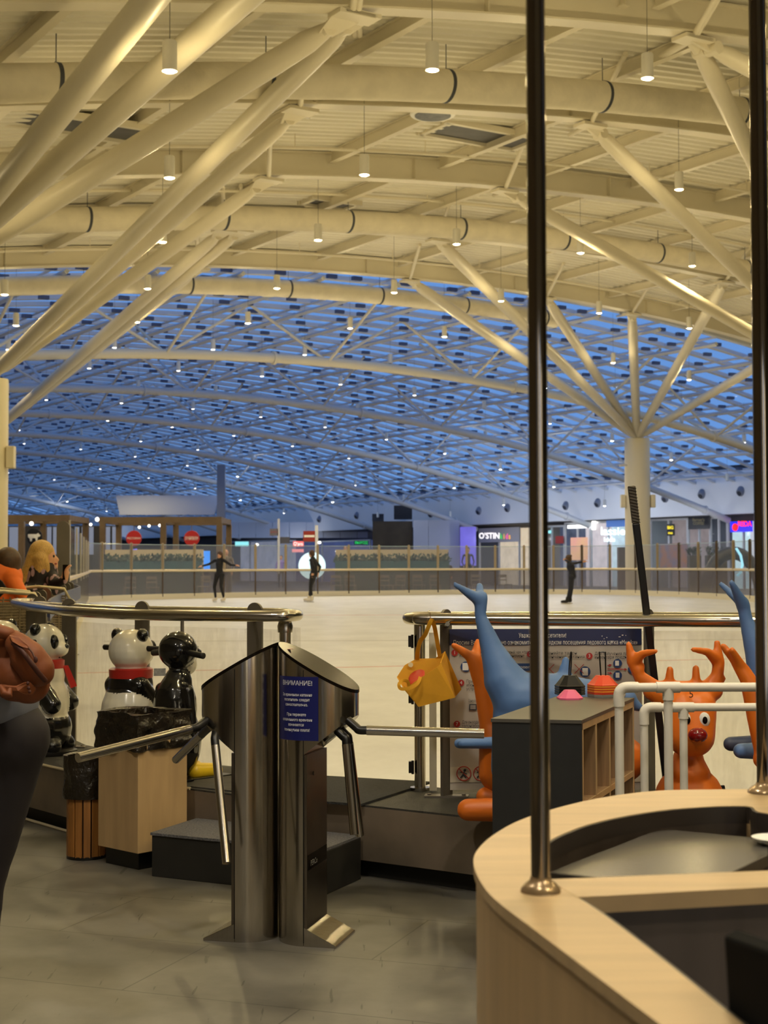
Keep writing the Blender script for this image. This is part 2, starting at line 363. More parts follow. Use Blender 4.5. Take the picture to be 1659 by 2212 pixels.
# roof hatches
for px, py, wa, wb in ((1040, 290, 1.0, 2.3), (130, 262, 1.0, 3.2), (712, 437, .7, 1.2)):
    d = ray(px, py); Y = (9.9-CH)/d.z
    for _ in range(8):
        b_ = cT*d.x*Y+sT*Y; Y = (AZ(b_)+.5-CH)/d.z
    a_ = -sT*d.x*Y+cT*Y; t = thing('roof_hatch', {1040: 'dark glazed roof hatch in the deck right of the round diffuser', 130: 'long dark roof hatch at far left behind the slanting pipes', 712: 'small dark roof hatch above the second duct'}[px], 'roof hatch', W(a_, b_, AZ(b_)+.5))
    f = MB()
    for s1, s2, l1, l2 in ((0, 1, wb+.2, .1), (0, -1, wb+.2, .1), (1, 0, .1, wa), (-1, 0, .1, wa)):
        c = W(a_+s2*wa/2, b_+s1*wb/2, AZ(b_)+.48); f.box(c, (l1, l2, .12), -(-TH), R=None)
    obj('frame', f, CREAM, t); g = MB(); g.box(W(a_, b_, AZ(b_)+.5), (wb, wa, .03), TH); obj('pane', g, mat('hatch_grey', (92, 92, 96), .6, var=.2, scale=3), t)

# arched I-beams
BEAMA = [1.3, 6.6, 11.9, 17.33, 22.25, 27.65, 33.2, 38.7]
def arc_frames(a, b0=-5, b1=58.3, n=36, dz=0):
    out = []
    for i in range(n+1):
        b = b0+(b1-b0)*i/n; s_ = -.00988*(b-26.5)*.0
        out.append(lambda p, b=b: W(a+p[0], b, AZ(b)+dz+p[1]))
    return out
ISEC = [(-.16, 0), (.16, 0), (.16, .03), (.012, .03), (.012, .5), (.13, .5), (.13, .53), (-.13, .53), (-.13, .5), (-.012, .5), (-.012, .03), (-.16, .03)]
names = ['behind the camera end of the hall', 'over the reception', 'just beyond the top edge of the picture', 'crossing the very top of the picture', 'showing under the nearest duct', 'crossing below the roof hatches, second under the ducts', 'hidden in part by the middle duct', 'last before the blue skylight, over the third duct']
for i, a in enumerate(BEAMA):
    mb = MB(); mb.sweep(ISEC, arc_frames(a)); o = obj('arched_beam', mb, CREAM); tag(o, 'cream arched steel beam '+names[i], 'beam', 'arched roof beams')
    if i > 1:
        mb = MB()
        for b in np.arange(1.5, 57, 5.5): mb.box(W(a, b, AZ(b)+.26), (.02, .22, .46), TH)
        obj('stiffener', mb, CREAM, o, kind='stuff')
# purlins
mb = MB(); L = 5.2
mb.box((0, 0, .3), (.14, L, .02)); mb.box((0, 0, .42), (.012, L, .24)); mb.box((0, 0, .53), (.12, L, .02))
pr = obj('purlin', mb, CREAM); tag(pr, 'cream steel purlin between two arched beams under the ribbed deck', 'purlin', 'purlins under the ribbed deck')
first = True
for i in range(2, len(BEAMA)-1):
    am = (BEAMA[i]+BEAMA[i+1])/2; off = (0, .7, 0, -.6, .3)[(i) % 5]
    for b in np.arange(4.6+off, 50, 2.75):
        o = pr if first else pr.copy()
        if not first: C.objects.link(o)
        first = False
        o.location = W(am, b, AZ(b)); o.rotation_euler = (0, 0, TH)
# ventilation ducts with straps
DSTR = mat('strap_grey', (70, 74, 84), .6)
for i, (a, b0, b1, dz) in enumerate(((20.35, -5, 56, -.12), (31.43, 3, 57, -.12), (41.13, 0, 32.6, -.12))):
    t = thing('ventilation_duct', ('cream round fabric duct nearest the camera, spanning the top', 'cream round fabric duct in the middle of three', 'cream round fabric duct furthest away, ending behind the chrome pole')[i], 'duct', W(a, 20, AZ(20)), 'round ducts under the roof')
    n_ = 160; pts = [W(a, b0+(b1-b0)*j/n_, AZ(b0+(b1-b0)*j/n_)+dz) for j in range(n_+1)]
    r0 = .268; rs = [r0*(1+.012*math.sin(j*2.1)+.006*random.random()) for j in range(n_+1)]
    mb = MB(); mb.tube(pts, rs, 28); obj('duct_tube', mb, DUCT, t, smooth=60)
    for b in np.arange(b0+2.4, b1-.5, 3.3):
        c = [W(a, b-.03, AZ(b)+dz), W(a, b+.03, AZ(b)+dz)]; mb = MB(); mb.tube(c, r0*1.035, 28); mb.tube([W(a, b, AZ(b)+dz+r0), W(a, b, AZ(b)+.6)], .008, 5); obj('strap', mb, DSTR, t)
# round air diffuser
c = P(935, 238, 27.6); t = thing('air_diffuser', 'round white air diffuser hanging under the nearest duct', 'air diffuser', c)
mb = MB(); mb.lathe([(.36, -.1), (.40, -.1), (.42, -.08), (.42, .1), (.38, .14), (.1, .16)], c, 36); obj('ring', mb, WHITEP, t, smooth=40)
mb = MB(); mb.lathe([(.01, -.112), (.33, -.112), (.33, -.104), (.01, -.104)], c, 36); obj('grille', mb, mat('diffuser_grille', (110, 112, 116), .5, var=.3, scale=9), t, smooth=40)
mb = MB(); mb.tube([c+Vector((0, 0, .14)), c+Vector((0, 0, .9))], .03, 8); obj('hanger', mb, CREAM, t)
# sprinkler pipes following the arch
for a, dz, lb in ((26.4, .3, 'thin cream pipe run along the arch above the second beam'), (31.0, .42, 'thin cream pipe run along the arch above the middle duct'), (37.5, .25, 'thin cream pipe run along the arch before the skylight')):
    mb = MB(); mb.tube([W(a, b, AZ(b)+dz) for b in np.linspace(-4, 58, 60)], .035, 8)
    for b in np.arange(2, 57, 3.1): mb.tube([W(a, b, AZ(b)+dz), W(a, b, AZ(b)+dz+.3)], .012, 6)
    tag(obj('sprinkler_pipe', mb, CREAM, smooth=40), lb, 'pipe', 'sprinkler pipes')

# ---- skylight
SKF = mat('skylight_frame', (205, 208, 214), .5)
SKD = mat('skylight_block', (84, 94, 122), .6)
A0, A1 = 40.7, 192
t = thing('skylight', 'large blue glazed skylight vault over the far part of the rink', 'skylight', W(60, 30, 10))
def arcbox(a, w_, z0, z1, b0=-5, b1=58.3, n=26):
    mb = MB(); mb.sweep([(-w_/2, z0), (w_/2, z0), (w_/2, z1), (-w_/2, z1)], arc_frames(a, b0, b1, n)); return mb
vs = []; fs = []; AS = [A0, A1]; BB = [-6+66*i/24 for i in range(25)]
for a in AS: vs += [W(a, b, AZ(b)+.62) for b in BB]
fs = [(j, j+1, 25+j+1, 25+j) for j in range(24)]
mb = MB(); mb.add(vs, fs); obj('glazing', mb, GLASSS, t)
a = 40.7; i = 0
while a < 150:
    obj('glazing_bar', arcbox(a, .24, .46, .60), SKF, t); a += 1.45; i += 1
mb = MB(); a = 150
while a < 191:
    m_ = arcbox(a, .12, .46, .60, n=14); mb.add(m_.v, m_.f); a += 2.2
obj('glazing_bar', mb, SKF, t, kind='stuff')
for b in np.arange(1.2, 58, 2.75):
    z = AZ(b); mb = MB(); p, q = W(A0, b, z+.2), W(A1, b, z+.2); mb.tube([p, q], .085, 4); mb.tube([p+Vector((0, 0, .26)), q+Vector((0, 0, .26))], .05, 4); obj('long_purlin', mb, SKF, t)
mb = MB()
for ia, a in enumerate(np.arange(41.4, 140, 1.45)):
    for ib, b in enumerate(np.arange(1.2+.69, 57, .917)):
        if (ia*7+ib*3) % 5 < 3 : mb.box(W(a, b, AZ(b)+.42), (.34, .14, .12), TH)
obj('opener_block', mb, SKD, t, kind='stuff')
# trusses: arched tube chord with fans of struts
for k in range(12):
    a = 47.4+11.5*k; dz = -1.41
    t = thing('roof_truss', 'arched tube truss with fanned struts below the blue skylight, '+('nearest', 'second', 'third', 'fourth', 'fifth', 'sixth', 'seventh', 'eighth', 'ninth', 'tenth', 'eleventh', 'last')[k]+' from the camera', 'truss', W(a, 28, AZ(28)+dz), 'arched trusses under the skylight')
    mb = MB(); mb.tube([W(a, b, AZ(b)+dz) for b in np.linspace(-3, 58.2, 50)], .17, 14)
    for b in np.arange(4, 57, 10.5): mb.tube([W(a, b-.05, AZ(b)+dz), W(a, b+.05, AZ(b)+dz)], .24, 14)
    obj('chord', mb, CREAM if k < 1 else SKF, t, smooth=50)
    for b in np.arange(2.0, 56, 6.3):
        p = W(a, b, AZ(b)+dz)
        for q in (W(a, b-3.1, AZ(b-3.1)+.4), W(a, b+3.1, AZ(b+3.1)+.4), W(a-3.6, b, AZ(b)+.4), W(a+3.6, b, AZ(b)+.4)):
            mb = MB(); mb.tube([p, q], .055, 7, cap=False); obj('strut', mb, CREAM if k < 1 else SKF, t, smooth=50)
# ---- tree columns
COLM = mat('column_paint', (240, 230, 200), .5)
def tree(name, lab, node, ends, colr=.46, zt=6.0, boxes=False, k=1.0):
    base = Vector((node.x, node.y, 0)); t = thing('tree_column', lab, 'column', base, 'branching roof columns')
    mb = MB(); mb.lathe([(colr, 0), (colr, zt-.12), (colr*.98, zt-.05)], base, 40); obj('trunk', mb, COLM, t, smooth=40)
    mb = MB(); mb.lathe([(colr*.5, zt-.06), (colr*.55, zt+.05), (.2, zt+.35)], base, 20); obj('head', mb, CREAM, t, smooth=40)
    for a, b in ends:
        e = W(a, b, AZ(b)-.05); s_ = base+Vector((0, 0, zt)); d = (e-s_); L_ = d.length; u = d.normalized()
        s2 = s_+u*.35; e2 = e-u*.45
        mb = MB(); mb.tube([s2, s2+u*.35, s2+u*1.2, e2-u*1.0, e2-u*.3, e2], [.095*k, .14*k, .155*k, .155*k, .14*k, .095*k], 20); br_ = obj('branch', mb, CREAM, t, smooth=50)
        mb = MB(); R = Matrix.Rotation(TH, 3, 'Z')
        mb.box(e+Vector((0, 0, -.03)), (.55, .34, .06), TH); mb.slab([e+R@Vector((-.26, -.03, 0)), e+R@Vector((.26, -.03, 0)), e2+R@Vector((.12, -.03, -.06)), e2+R@Vector((-.12, -.03, -.06))], R@Vector((0, .06, 0)))
        mb.tube([e2-R@Vector((0, .12, 0)), e2+R@Vector((0, .12, 0))], .10, 16); obj('bracket', mb, CREAM, t)
        mb = MB(); mb.tube([e, W(a+2.6, b+1.6, AZ(b+1.6)+.5)], .05, 8); mb.tube([e, W(a-2.4, b-1.2, AZ(b-1.2)+.5)], .05, 8); obj('tie_rod', mb, CREAM, t, smooth=50)
    if boxes:
        for s_ in (-1, 1):
            mb = MB(); c = base+Vector((s_*(colr+.1), -.1, 4.0)); mb.box(c, (.2, .24, .55)); obj('loudspeaker', mb, COLM, t, bev=.02)
        mb = MB(); mb.tube([base+Vector((-.45, -.2, 5.55)), base+Vector((-.8, -.3, 5.5))], .06, 10); obj('camera_arm', mb, WHITEP, t)
def oa(px, a): return (a, on_arch(px, a)[1])
rn = PZ(1376, 945, 6.72)
tree('r', 'cream column topped by fanned branches right of the ice stick', rn, [oa(945, 33.2), oa(885, 38.7), oa(1180, 38.7), oa(1365, 38.7), oa(1565, 33.2), oa(1690, 38.7)], boxes=True, colr=.535, zt=6.72, k=1.1)
tree('r0', 'branching column beyond the right edge, its two branches reaching left', PZ(1880, 866, 6.0), [oa(1275, 22.25), oa(1090, 27.65), oa(1500, 17.33)])
tree('r00', 'branching column far beyond the right edge, one branch in view', W(17, 33, 6), [oa(1495, 17.33)])
tree('l', 'cream branching column cut by the left edge of the picture', PZ(-22, 815, 6.0), [oa(772, 17.33), oa(648, 22.25), oa(580, 27.65)], boxes=True)
tree('l0', 'nearest branching column left of the picture, three long branches in view', PZ(-158, 600, 6.0), [oa(925, 11.9), oa(630, 11.9), oa(760, 17.33)], k=1.12)
tree('l2', 'branching column hidden behind the left-edge column', PZ(-20, 935, 6.0), [oa(484, 33.2), oa(430, 38.7), oa(520, 33.2)])

# ---- hanging cylinder lamps
LBODY = mat('lamp_white', (232, 230, 222), .4)
LENS = mat('lamp_lens', (255, 244, 214), .4, emit=14, ecol=(255, 236, 196))
LENSC = mat('lamp_lens_cool', (255, 250, 240), .4, emit=9, ecol=(240, 240, 240))
LENSO = mat('lamp_lens_off', (150, 150, 150), .4)
def lamp_proto(lens, nm):
    t = thing('pendant_lamp', nm, 'lamp', (0, 0, 0), 'white cylinder pendant lamps')
    mb = MB(); mb.lathe([(.072, 0), (.085, .0), (.085, .33), (.075, .35), (.02, .36)], (0, 0, 0), 20); obj('shade', mb, LBODY, t, smooth=40)
    mb = MB(); mb.lathe([(.02, -.02), (.06, -.012), (.074, .015)], (0, 0, 0), 20); obj('lens', mb, lens, t, smooth=40)
    mb = MB(); mb.tube([(0, 0, .36), (0, 0, 1.75)], .0042, 5); obj('cable', mb, mat('cable_dark', (96, 92, 80), .6), t)
    return t
PROT = [lamp_proto(LENS, 'x'), lamp_proto(LENSC, 'x'), lamp_proto(LENSO, 'x')]
ORD = ['first', 'second', 'third', 'fourth', 'fifth', 'sixth', 'seventh', 'eighth', 'ninth', 'tenth', 'eleventh', 'twelfth', 'thirteenth', 'fourteenth', 'fifteenth', 'sixteenth', 'seventeenth']
ROWS = [-2.5, 3.6, 9.7, 15.9, 22.1, 28.3, 34.9, 41.3, 47.5, 53.7, 60, 66, 74, 82, 90, 100, 112, 126, 142]
OFF = [0, 0, 0, 10.65, 9.8, 16.0, 11.3, 13.7, 15.5, 13.4, 14.4, 12.5, 15, 13, 16, 14, 15, 14, 15]
USED = [False]*3
LD = {}
def lampdata(kind):
    if kind in LD: return LD[kind]
    d = bpy.data.lights.new('lamp_light', 'POINT' if kind == 0 else 'SPOT'); d.shadow_soft_size = .07
    if kind: d.spot_size = 2.7; d.spot_blend = .5
    d.energy = LAMP_W*(1 if kind == 0 else 13); d.color = LAMP_COL if kind == 0 else (1, .76, .34); LD[kind] = d
    if kind == 6: d.type = 'POINT'; d.energy = 75; d.color = (.85, .92, 1)
    if kind == 5: d.energy = LAMP_W*3.6; d.color = LAMP_COL
    return d
random.seed(3)
for ri, a in enumerate(ROWS):
    sp = 3.6; b0 = OFF[ri] % sp; bs = [b0+sp*j for j in range(16) if .5 < b0+sp*j < 56.5]
    vis = []
    for b in bs:
        p = W(a, b, AZ(b)-1.2); px = 829.5+F*p.x/p.y if p.y > 1 else -999; py = 1221-(p.z-CH)*F/max(p.y, .1)
        if a < 12: 
            if not (-3 < p.x < 12) and a > 0: continue
            if a < 0 and p.x > 9: continue
        elif not (-500 < px < 2100): continue
        vis.append((b, p, -20 < px < 1680 and py > -20))
    inn = 0
    for j, (b, p, v) in enumerate(vis):
        kind = 0 if a < 45 else (2 if random.random() < .3 else 1)
        if v:
            inn += 1; lab = ('lit' if kind < 2 else 'unlit')+' white pendant lamp, '+(ORD[inn-1] if inn <= 17 else 'far')+' from left in '+ORD[ri-3]+' row from camera'
        else: lab = 'white cylinder pendant lamp of the hall hanging outside the picture edge'
        if USED[kind]: o = dup(PROT[kind], p, 0, lab)
        else: o = PROT[kind]; o.matrix_basis = Matrix.Translation(p); o['label'] = lab; USED[kind] = True
        o['group'] = 'white cylinder pendant lamps'
        if kind < 2 and (a < 75 or j % 2 == 0):
            L_ = bpy.data.objects.new('lamp_light', lampdata(kind if b < 44 or kind == 0 else 6)); C.objects.link(L_); L_.location = p+Vector((0, 0, -.09))
            if kind == 0:
                L_ = bpy.data.objects.new('lamp_light', lampdata(5)); C.objects.link(L_); L_.location = p+Vector((0, 0, -.10))
# ================================================================== FAR BARRIER AND NEAR RAILINGS
def vpanel(mb, p, q, z0, z1, th=.02, mi=0):
    p, q = Vector((*p, 0)), Vector((*q, 0)); d = (q-p).normalized(); nn = Vector((-d.y, d.x, 0))*th/2
    mb.hexa([p-nn+Vector((0, 0, z0)), q-nn+Vector((0, 0, z0)), q+nn+Vector((0, 0, z0)), p+nn+Vector((0, 0, z0))], [p-nn+Vector((0, 0, z1)), q-nn+Vector((0, 0, z1)), q+nn+Vector((0, 0, z1)), p+nn+Vector((0, 0, z1))], mi)
KICK = mat('kick_board', (226, 216, 186), .5)
RAILC = mat('far_rail', (222, 206, 166), .35, .3)
FPOST = mat('far_post', (168, 152, 124), .4, .5)
FPOSTD = mat('far_post_dark', (92, 78, 62), .5, .4)
t = thing('rink_barrier', 'tall glass and panel barrier around the far end of the ice', 'barrier', (0, 61, .1))
pts = FARB
for i in range(len(pts)-1):
    p, q = pts[i], pts[i+1]
    mb = MB(); vpanel(mb, p, q, .10, .30, .04); obj('kick_board', mb, KICK, t)
    mb = MB(); vpanel(mb, p, q, .31, 1.10, .02); obj('lower_panel', mb, GLASSL, t)
    mb = MB(); vpanel(mb, p, q, 1.14, 2.06, .012); obj('glass_pane', mb, GLASSF, t)
    mb = MB(); mb.box((p[0], p[1], 1.62), (.10, .08, .98)); mb.box((p[0], p[1], 2.11), (.06, .06, .04)); obj('post', mb, FPOSTD if i > 15 and i % 2 else FPOST, t, bev=.01)
    mb = MB(); mb.box((p[0], p[1], .66), (.05, .07, .92)); obj('lower_post', mb, FPOSTD, t)
mb = MB(); mb.tube([(x, y-.03, 1.135) for x, y in pts], .045, 8); obj('rail', mb, RAILC, t, smooth=50)
mb = MB(); mb.tube([(x, y, 2.07) for x, y in pts], .012, 6); obj('glass_edge', mb, mat('glass_edge', (170, 190, 190), .2), t)
t = thing('glass_barrier', 'glass barrier along the left side of the rink seen almost edge-on', 'barrier', (-6, 30, .1))
full = []
for i in range(len(LEFTT)-1):
    a_, b_ = Vector(LEFTT[i]), Vector(LEFTT[i+1]); n_ = max(2, round((b_-a_).length/1.5))
    full += [tuple(a_.lerp(b_, j/n_)) for j in range(n_)]
full.append(LEFTT[-1])
for i in range(len(full)-1):
    p, q = full[i], full[i+1]; zt = 1.88+.18*min(1, i/14)
    mb = MB(); vpanel(mb, p, q, .10, .30, .04); obj('kick_board', mb, KICK, t)
    mb = MB(); vpanel(mb, p, q, .31, 1.10, .02); obj('lower_panel', mb, GLASSL, t)
    mb = MB(); vpanel(mb, p, q, 1.14, zt, .012); obj('glass_pane', mb, GLASSF, t)
    if i % 3 == 2: mb = MB(); mb.box((p[0], p[1], 1.5), (.025, .025, 1.0)); obj('post', mb, mat('post_pale', (196, 192, 186), .4), t)
mb = MB(); mb.tube([(x+.05, y, 1.135) for x, y in full], .035, 8); obj('rail', mb, RAILC, t, smooth=50)
# flat steel posts with round tops
def flat_post(c, ang, w_=.082, z0=.306, z1=1.115, th=.016):
    c = Vector((*c, 0)); R = Matrix.Rotation(ang, 3, 'Z'); prof = [(-w_/2, z0), (w_/2, z0)]+[(w_/2*math.cos(PI*i/12), z1-w_/2+w_/2*math.sin(PI*i/12)) for i in range(13)]
    mb = MB(); mb.slab([c+R@Vector((x, -th/2, 0))+Vector((0, 0, z)) for x, z in prof], R@Vector((0, th, 0))); return mb
def base_plate(mb, c, ang, z=.306):
    mb.box((c[0], c[1], z+.004), (.19, .07, .008), ang)
    for s_ in (-1, 1): mb.lathe([(.009, z+.008), (.009, z+.014)], (c[0]+s_*.075*math.cos(ang), c[1]+s_*.075*math.sin(ang), 0), 8)
t = thing('railing', 'left curved railing of round steel tube with flat posts and clear boards', 'railing', (-1.5, 8, .3))
for i, p in enumerate(LEFTN[1:]):
    q0, q1 = LEFTN[i], LEFTN[min(i+2, len(LEFTN)-1)]; ang = math.atan2(q1[1]-q0[1], q1[0]-q0[0]) if i < 3 else .15
    if i == len(LEFTN)-2: mb = flat_post(p, .1, .17, .1, 1.9, .05)
    else: mb = flat_post(p, -.45 if i < 2 else -.2, z1=1.13)
    base_plate(mb, p, 0); obj('post', mb, GREYM, t)
for i in range(len(LEFTN)-1):
    p, q = LEFTN[i], LEFTN[i+1]
    mb = MB(); vpanel(mb, (p[0]+.03, p[1]+.05), (q[0]+.03, q[1]+.05), .315, 1.0, .012); obj('clear_board', mb, ACRYL, t)
    if i > 4: mb = MB(); vpanel(mb, (p[0]+.10, p[1]+.03), (q[0]+.10, q[1]+.03), .95, 1.08, .02); obj('banner_strip', mb, mat('navy_white_strip', (34, 44, 84), .4), t)
def smooth_path(pts, n=8):
    out = []; P_ = [Vector(p) for p in pts]
    for i in range(len(P_)-1):
        p0, p1, p2, p3 = P_[max(i-1, 0)], P_[i], P_[i+1], P_[min(i+2, len(P_)-1)]
        for j in range(n):
            u = j/n; out.append(.5*((2*p1)+(p2-p0)*u+(2*p0-5*p1+4*p2-p3)*u*u+(3*p1-p0-3*p2+p3)*u**3))
    return out+[P_[-1]]
RZ = 1.078; RR = .026
rail = smooth_path([(-.47, 7.26, RZ), (-.42, 7.22, RZ), (-.405, 7.13, RZ), (-.435, 7.05, RZ), (-.52, 7.03, RZ), (-.80, 7.1, RZ), (-1.16, 7.27, RZ), (-1.60, 7.85, RZ), (-1.95, 8.6, RZ), (-2.14, 9.1, RZ), (-2.33, 9.65, RZ), (-2.36, 9.85, RZ), (-2.26, 9.9, RZ), (-2.13, 9.3, RZ), (-1.78, 8.56, RZ), (-1.26, 7.92, RZ), (-.62, 7.5, RZ), (-.47, 7.36, RZ)])
mb = MB(); mb.tube(rail, RR, 16); obj('tube_rail', mb, STEEL, t, smooth=60)
mb = MB(); mb.tube([(-.46, 7.10, .306), (-.46, 7.10, RZ)], .027, 16); mb.lathe([(.034, 1.0), (.036, 1.03), (.03, 1.05)], (-.46, 7.1, 0), 16); obj('end_post', mb, STEEL, t, smooth=50)
mb = MB(); mb.tube([(-.99, 7.33, RZ), (-.99, 7.5, RZ-.02), (-.99, 7.5, .9)], .009, 8); obj('rail_bracket', mb, GREYM, t)
for i in range(0, 5):
    p = LEFTN[1:][i]; mb = MB(); mb.tube([(p[0], p[1], 1.04), (p[0]-.03, p[1]-.22, 1.06)], .01, 8); obj('rail_bracket', mb, STEEL, t)
mb = MB(); vpanel(mb, (-.43, 7.2), (-.395, 7.16), .34, 1.02, .01); obj('gate_glass_edge', mb, ACRYL, t)
t = thing('railing', 'right steel tube railing beside the gate, with the visitor notice board on it', 'railing', (.8, 6.6, .3))
rail = smooth_path([(6, 7.0, RZ), (4, 6.35, RZ), (2.6, 6.12, RZ), (1.6, 6.20, RZ), (.8, 6.42, RZ), (.22, 6.58, RZ), (.14, 6.62, RZ), (.105, 6.70, RZ), (.14, 6.78, RZ), (.25, 6.78, RZ), (.8, 6.74, RZ), (1.6, 6.55, RZ), (2.6, 6.5, RZ), (4, 6.8, RZ)])
mb = MB(); mb.tube(rail, RR, 16); obj('tube_rail', mb, STEEL, t, smooth=60)
mb = MB(); mb.tube([(.158, 6.86, .306), (.158, 6.86, RZ-.02)], .025, 16); mb.tube([(.158, 6.86, RZ-.03), (.158, 6.74, RZ)], .018, 10); mb.lathe([(.045, .306), (.045, .32)], (.158, 6.86, 0), 16); obj('gate_post', mb, STEEL, t, smooth=50)
for z in (.97, .72, .41): mb = MB(); mb.box((.118, 6.85, z), (.022, .03, .05)); mb.tube([(.125, 6.84, z-.03), (.125, 6.84, z+.03)], .006, 8); obj('hinge', mb, BLACKP, t)
mb = MB(); mb.box((.215, 6.82, .66), (.032, .012, .70)); obj('gate_side', mb, mat('white_board', (232, 224, 200), .4, var=.08, scale=12), t)
for x, y in ((.268, 6.66), (1.14, 6.60), (2.0, 6.58), (3.4, 6.85)):
    mb = flat_post((x, y), .9, .07, .306, 1.118, .014); base_plate(mb, (x, y), -.1); obj('post', mb, GREYM, t)
    mb = MB(); mb.tube([(x, y, 1.04), (x-.0, y-.17, 1.06)], .01, 8); obj('rail_bracket', mb, STEEL, t)
for p, q in (((.29, 6.73), (1.13, 6.69)), ((1.15, 6.69), (1.99, 6.66)), ((2.01, 6.66), (3.4, 6.92))):
    mb = MB(); vpanel(mb, p, q, .315, 1.02, .012); obj('clear_board', mb, ACRYL, t)

# ================================================================== INFORMATION BOARD on the railing
YB = 6.66
def b3(px, py, dy=0): return P(px, py, YB+dy)
bx0, bx1 = P(971, 1358, YB).x, P(1386, 1358, YB).x; bz1, bz0 = P(971, 1359, YB).z, P(971, 1707, YB).z
t = thing('notice_board', 'grey visitor rules notice board with navy header hung under the right rail', 'notice board', ((bx0+bx1)/2, YB, bz0))
mb = MB(); mb.box(((bx0+bx1)/2, YB+.012, (bz0+bz1)/2), (bx1-bx0, .014, bz1-bz0)); obj('board', mb, mat('board_grey', (196, 188, 176), .45, var=.22, scale=5, detail=8), t)
hz = P(971, 1394, YB).z; mb = MB(); mb.box(((bx0+bx1)/2, YB+.003, (bz1+hz)/2), (bx1-bx0, .004, bz1-hz)); obj('header', mb, mat('header_navy', (44, 52, 92), .4, col2=(38, 46, 84), scale=6), t)
mb = MB(); mb.box(((bx0+bx1)/2, YB+.003, P(971, 1674, YB).z), (bx1-bx0, .003, .065)); obj('footer', mb, mat('board_cream', (214, 204, 184), .45, var=.15, scale=8), t)
RX, UZ = Vector((1, 0, 0)), Vector((0, 0, 1))
INK = mat('ink', (44, 48, 60), .6); REDI = mat('red_ink', (178, 46, 44), .5); NAVI = mat('blue_ink', (34, 66, 120), .5)
px2m = YB/F
def bt(s_, px, py, h, m_=INK, al='LEFT', wd=None, nm='lettering'): return text(nm, s_, P(px, py, YB-.002), RX, UZ, h*px2m*1.35, m_, t, al, width=wd*px2m if wd else None, bold=0)
bt('Уважаемые посетители!', 1172, 1373, 10, WHITE, 'CENTER', 102)
bt('Просим Вас внимательно ознакомиться с порядком посещения ледового катка «MegaIce»', 1178, 1388, 10, WHITE, 'CENTER', 396)
for nmr, x, y in (('1', 982, 1410), ('2', 1145, 1413), ('3', 1273, 1417), ('4', 996, 1475), ('5', 1140, 1478), ('6', 1270, 1482), ('7', 987, 1564)):
    mb = MB(); mb.slab([P(x, y, YB-.001)+Vector((7*px2m*math.cos(2*PI*i/20), 0, 7*px2m*math.sin(2*PI*i/20))) for i in range(20)], (0, -.001, 0)); obj('number_disc', mb, REDI, t)
    bt(nmr, x, y, 8, WHITE, 'CENTER')
def lines(x, y, ls, wd):
    for i, s_ in enumerate(ls): bt(s_, x, y+i*8, 7, INK, 'LEFT', wd[i])
lines(992, 1408, ['Вам выдадут', 'кассовый чек'], (60, 60))
lines(1082, 1409, ['кассовый чек +талон', 'на/абонемент'], (66, 50)); lines(1160, 1411, ['Сохраняйте талон', 'до окончания катания'], (85, 102))
lines(1284, 1412, ['Для получения проката', 'инвентаря предъявите'], (92, 92)); lines(1007, 1472, ['Прислоните', 'абонемент к', 'устройству'], (42, 45, 42))
lines(998, 1560, ['Для выхода прислоните', 'талон/абонемент', 'считывателю'], (72, 62, 46)); lines(1012, 1514, ['Сканируйте код'], (22,))
def disc(x, y, r, m_, nm='pictogram'):
    mb = MB(); mb.slab([P(x, y, YB-.001)+Vector((r*px2m*math.cos(2*PI*i/28), 0, r*px2m*math.sin(2*PI*i/28))) for i in range(28)], (0, -.001, 0)); return obj(nm, mb, m_, t)
def brect(x0, y0, x1, y1, m_, nm='pictogram', dy=-.003):
    mb = MB(); a_, c_ = P(x0, y1, YB+dy), P(x1, y0, YB+dy); mb.box((a_+c_)/2, (abs(c_.x-a_.x), .001, abs(c_.z-a_.z))); return obj(nm, mb, m_, t)
def barrow(x0, y0, x1, y1, m_=REDI):
    mb = MB(); p, q = P(x0, y0, YB-.002), P(x1, y1, YB-.002); d = (q-p).normalized(); u = Vector((-d.z, 0, d.x)); e = q-d*.012
    mb.slab([p-u*.0018, e-u*.0018, e-u*.006, q, e+u*.006, e+u*.0018, p+u*.0018], (0, -.001, 0)); obj('arrow', mb, m_, t)
disc(1006, 1440, 11, NAVI); brect(999, 1432, 1012, 1448, WHITE); brect(1117, 1433, 1145, 1449, NAVI); bt('АБОНЕМЕНТ', 1119, 1442, 5, WHITE, 'LEFT', 25)
disc(1264, 1451, 11.5, NAVI); brect(1258, 1443, 1270, 1459, WHITE); disc(1283+51, 1433, 9.5, NAVI); disc(1334, 1459, 9.5, NAVI); disc(1366, 1446, 9.5, NAVI)
barrow(1312, 1438, 1322, 1436); barrow(1312, 1445, 1355, 1446); barrow(1312, 1453, 1323, 1455)
brect(1329, 1427, 1337, 1438, WHITE); brect(1330, 1453, 1338, 1464, WHITE)
for x in (1187, 1251): 
    for s_ in (-1, 1): mb = MB(); mb.tube([P(x-10, 1445-10*s_, YB-.003), P(x+10, 1445+10*s_, YB-.003)], .0014, 5); obj('cross', mb, REDI, t)
brect(1014, 1521, 1030, 1534, INK); brect(1016, 1523, 1028, 1532, mat('board_grey', (0, 0, 0)), dy=-.0045)
mb = MB(); [mb.box(P(1018+3*i, 1527.5, YB-.006), (.002, .001, .016)) for i in range(4)]; obj('bar_marks', mb, INK, t)
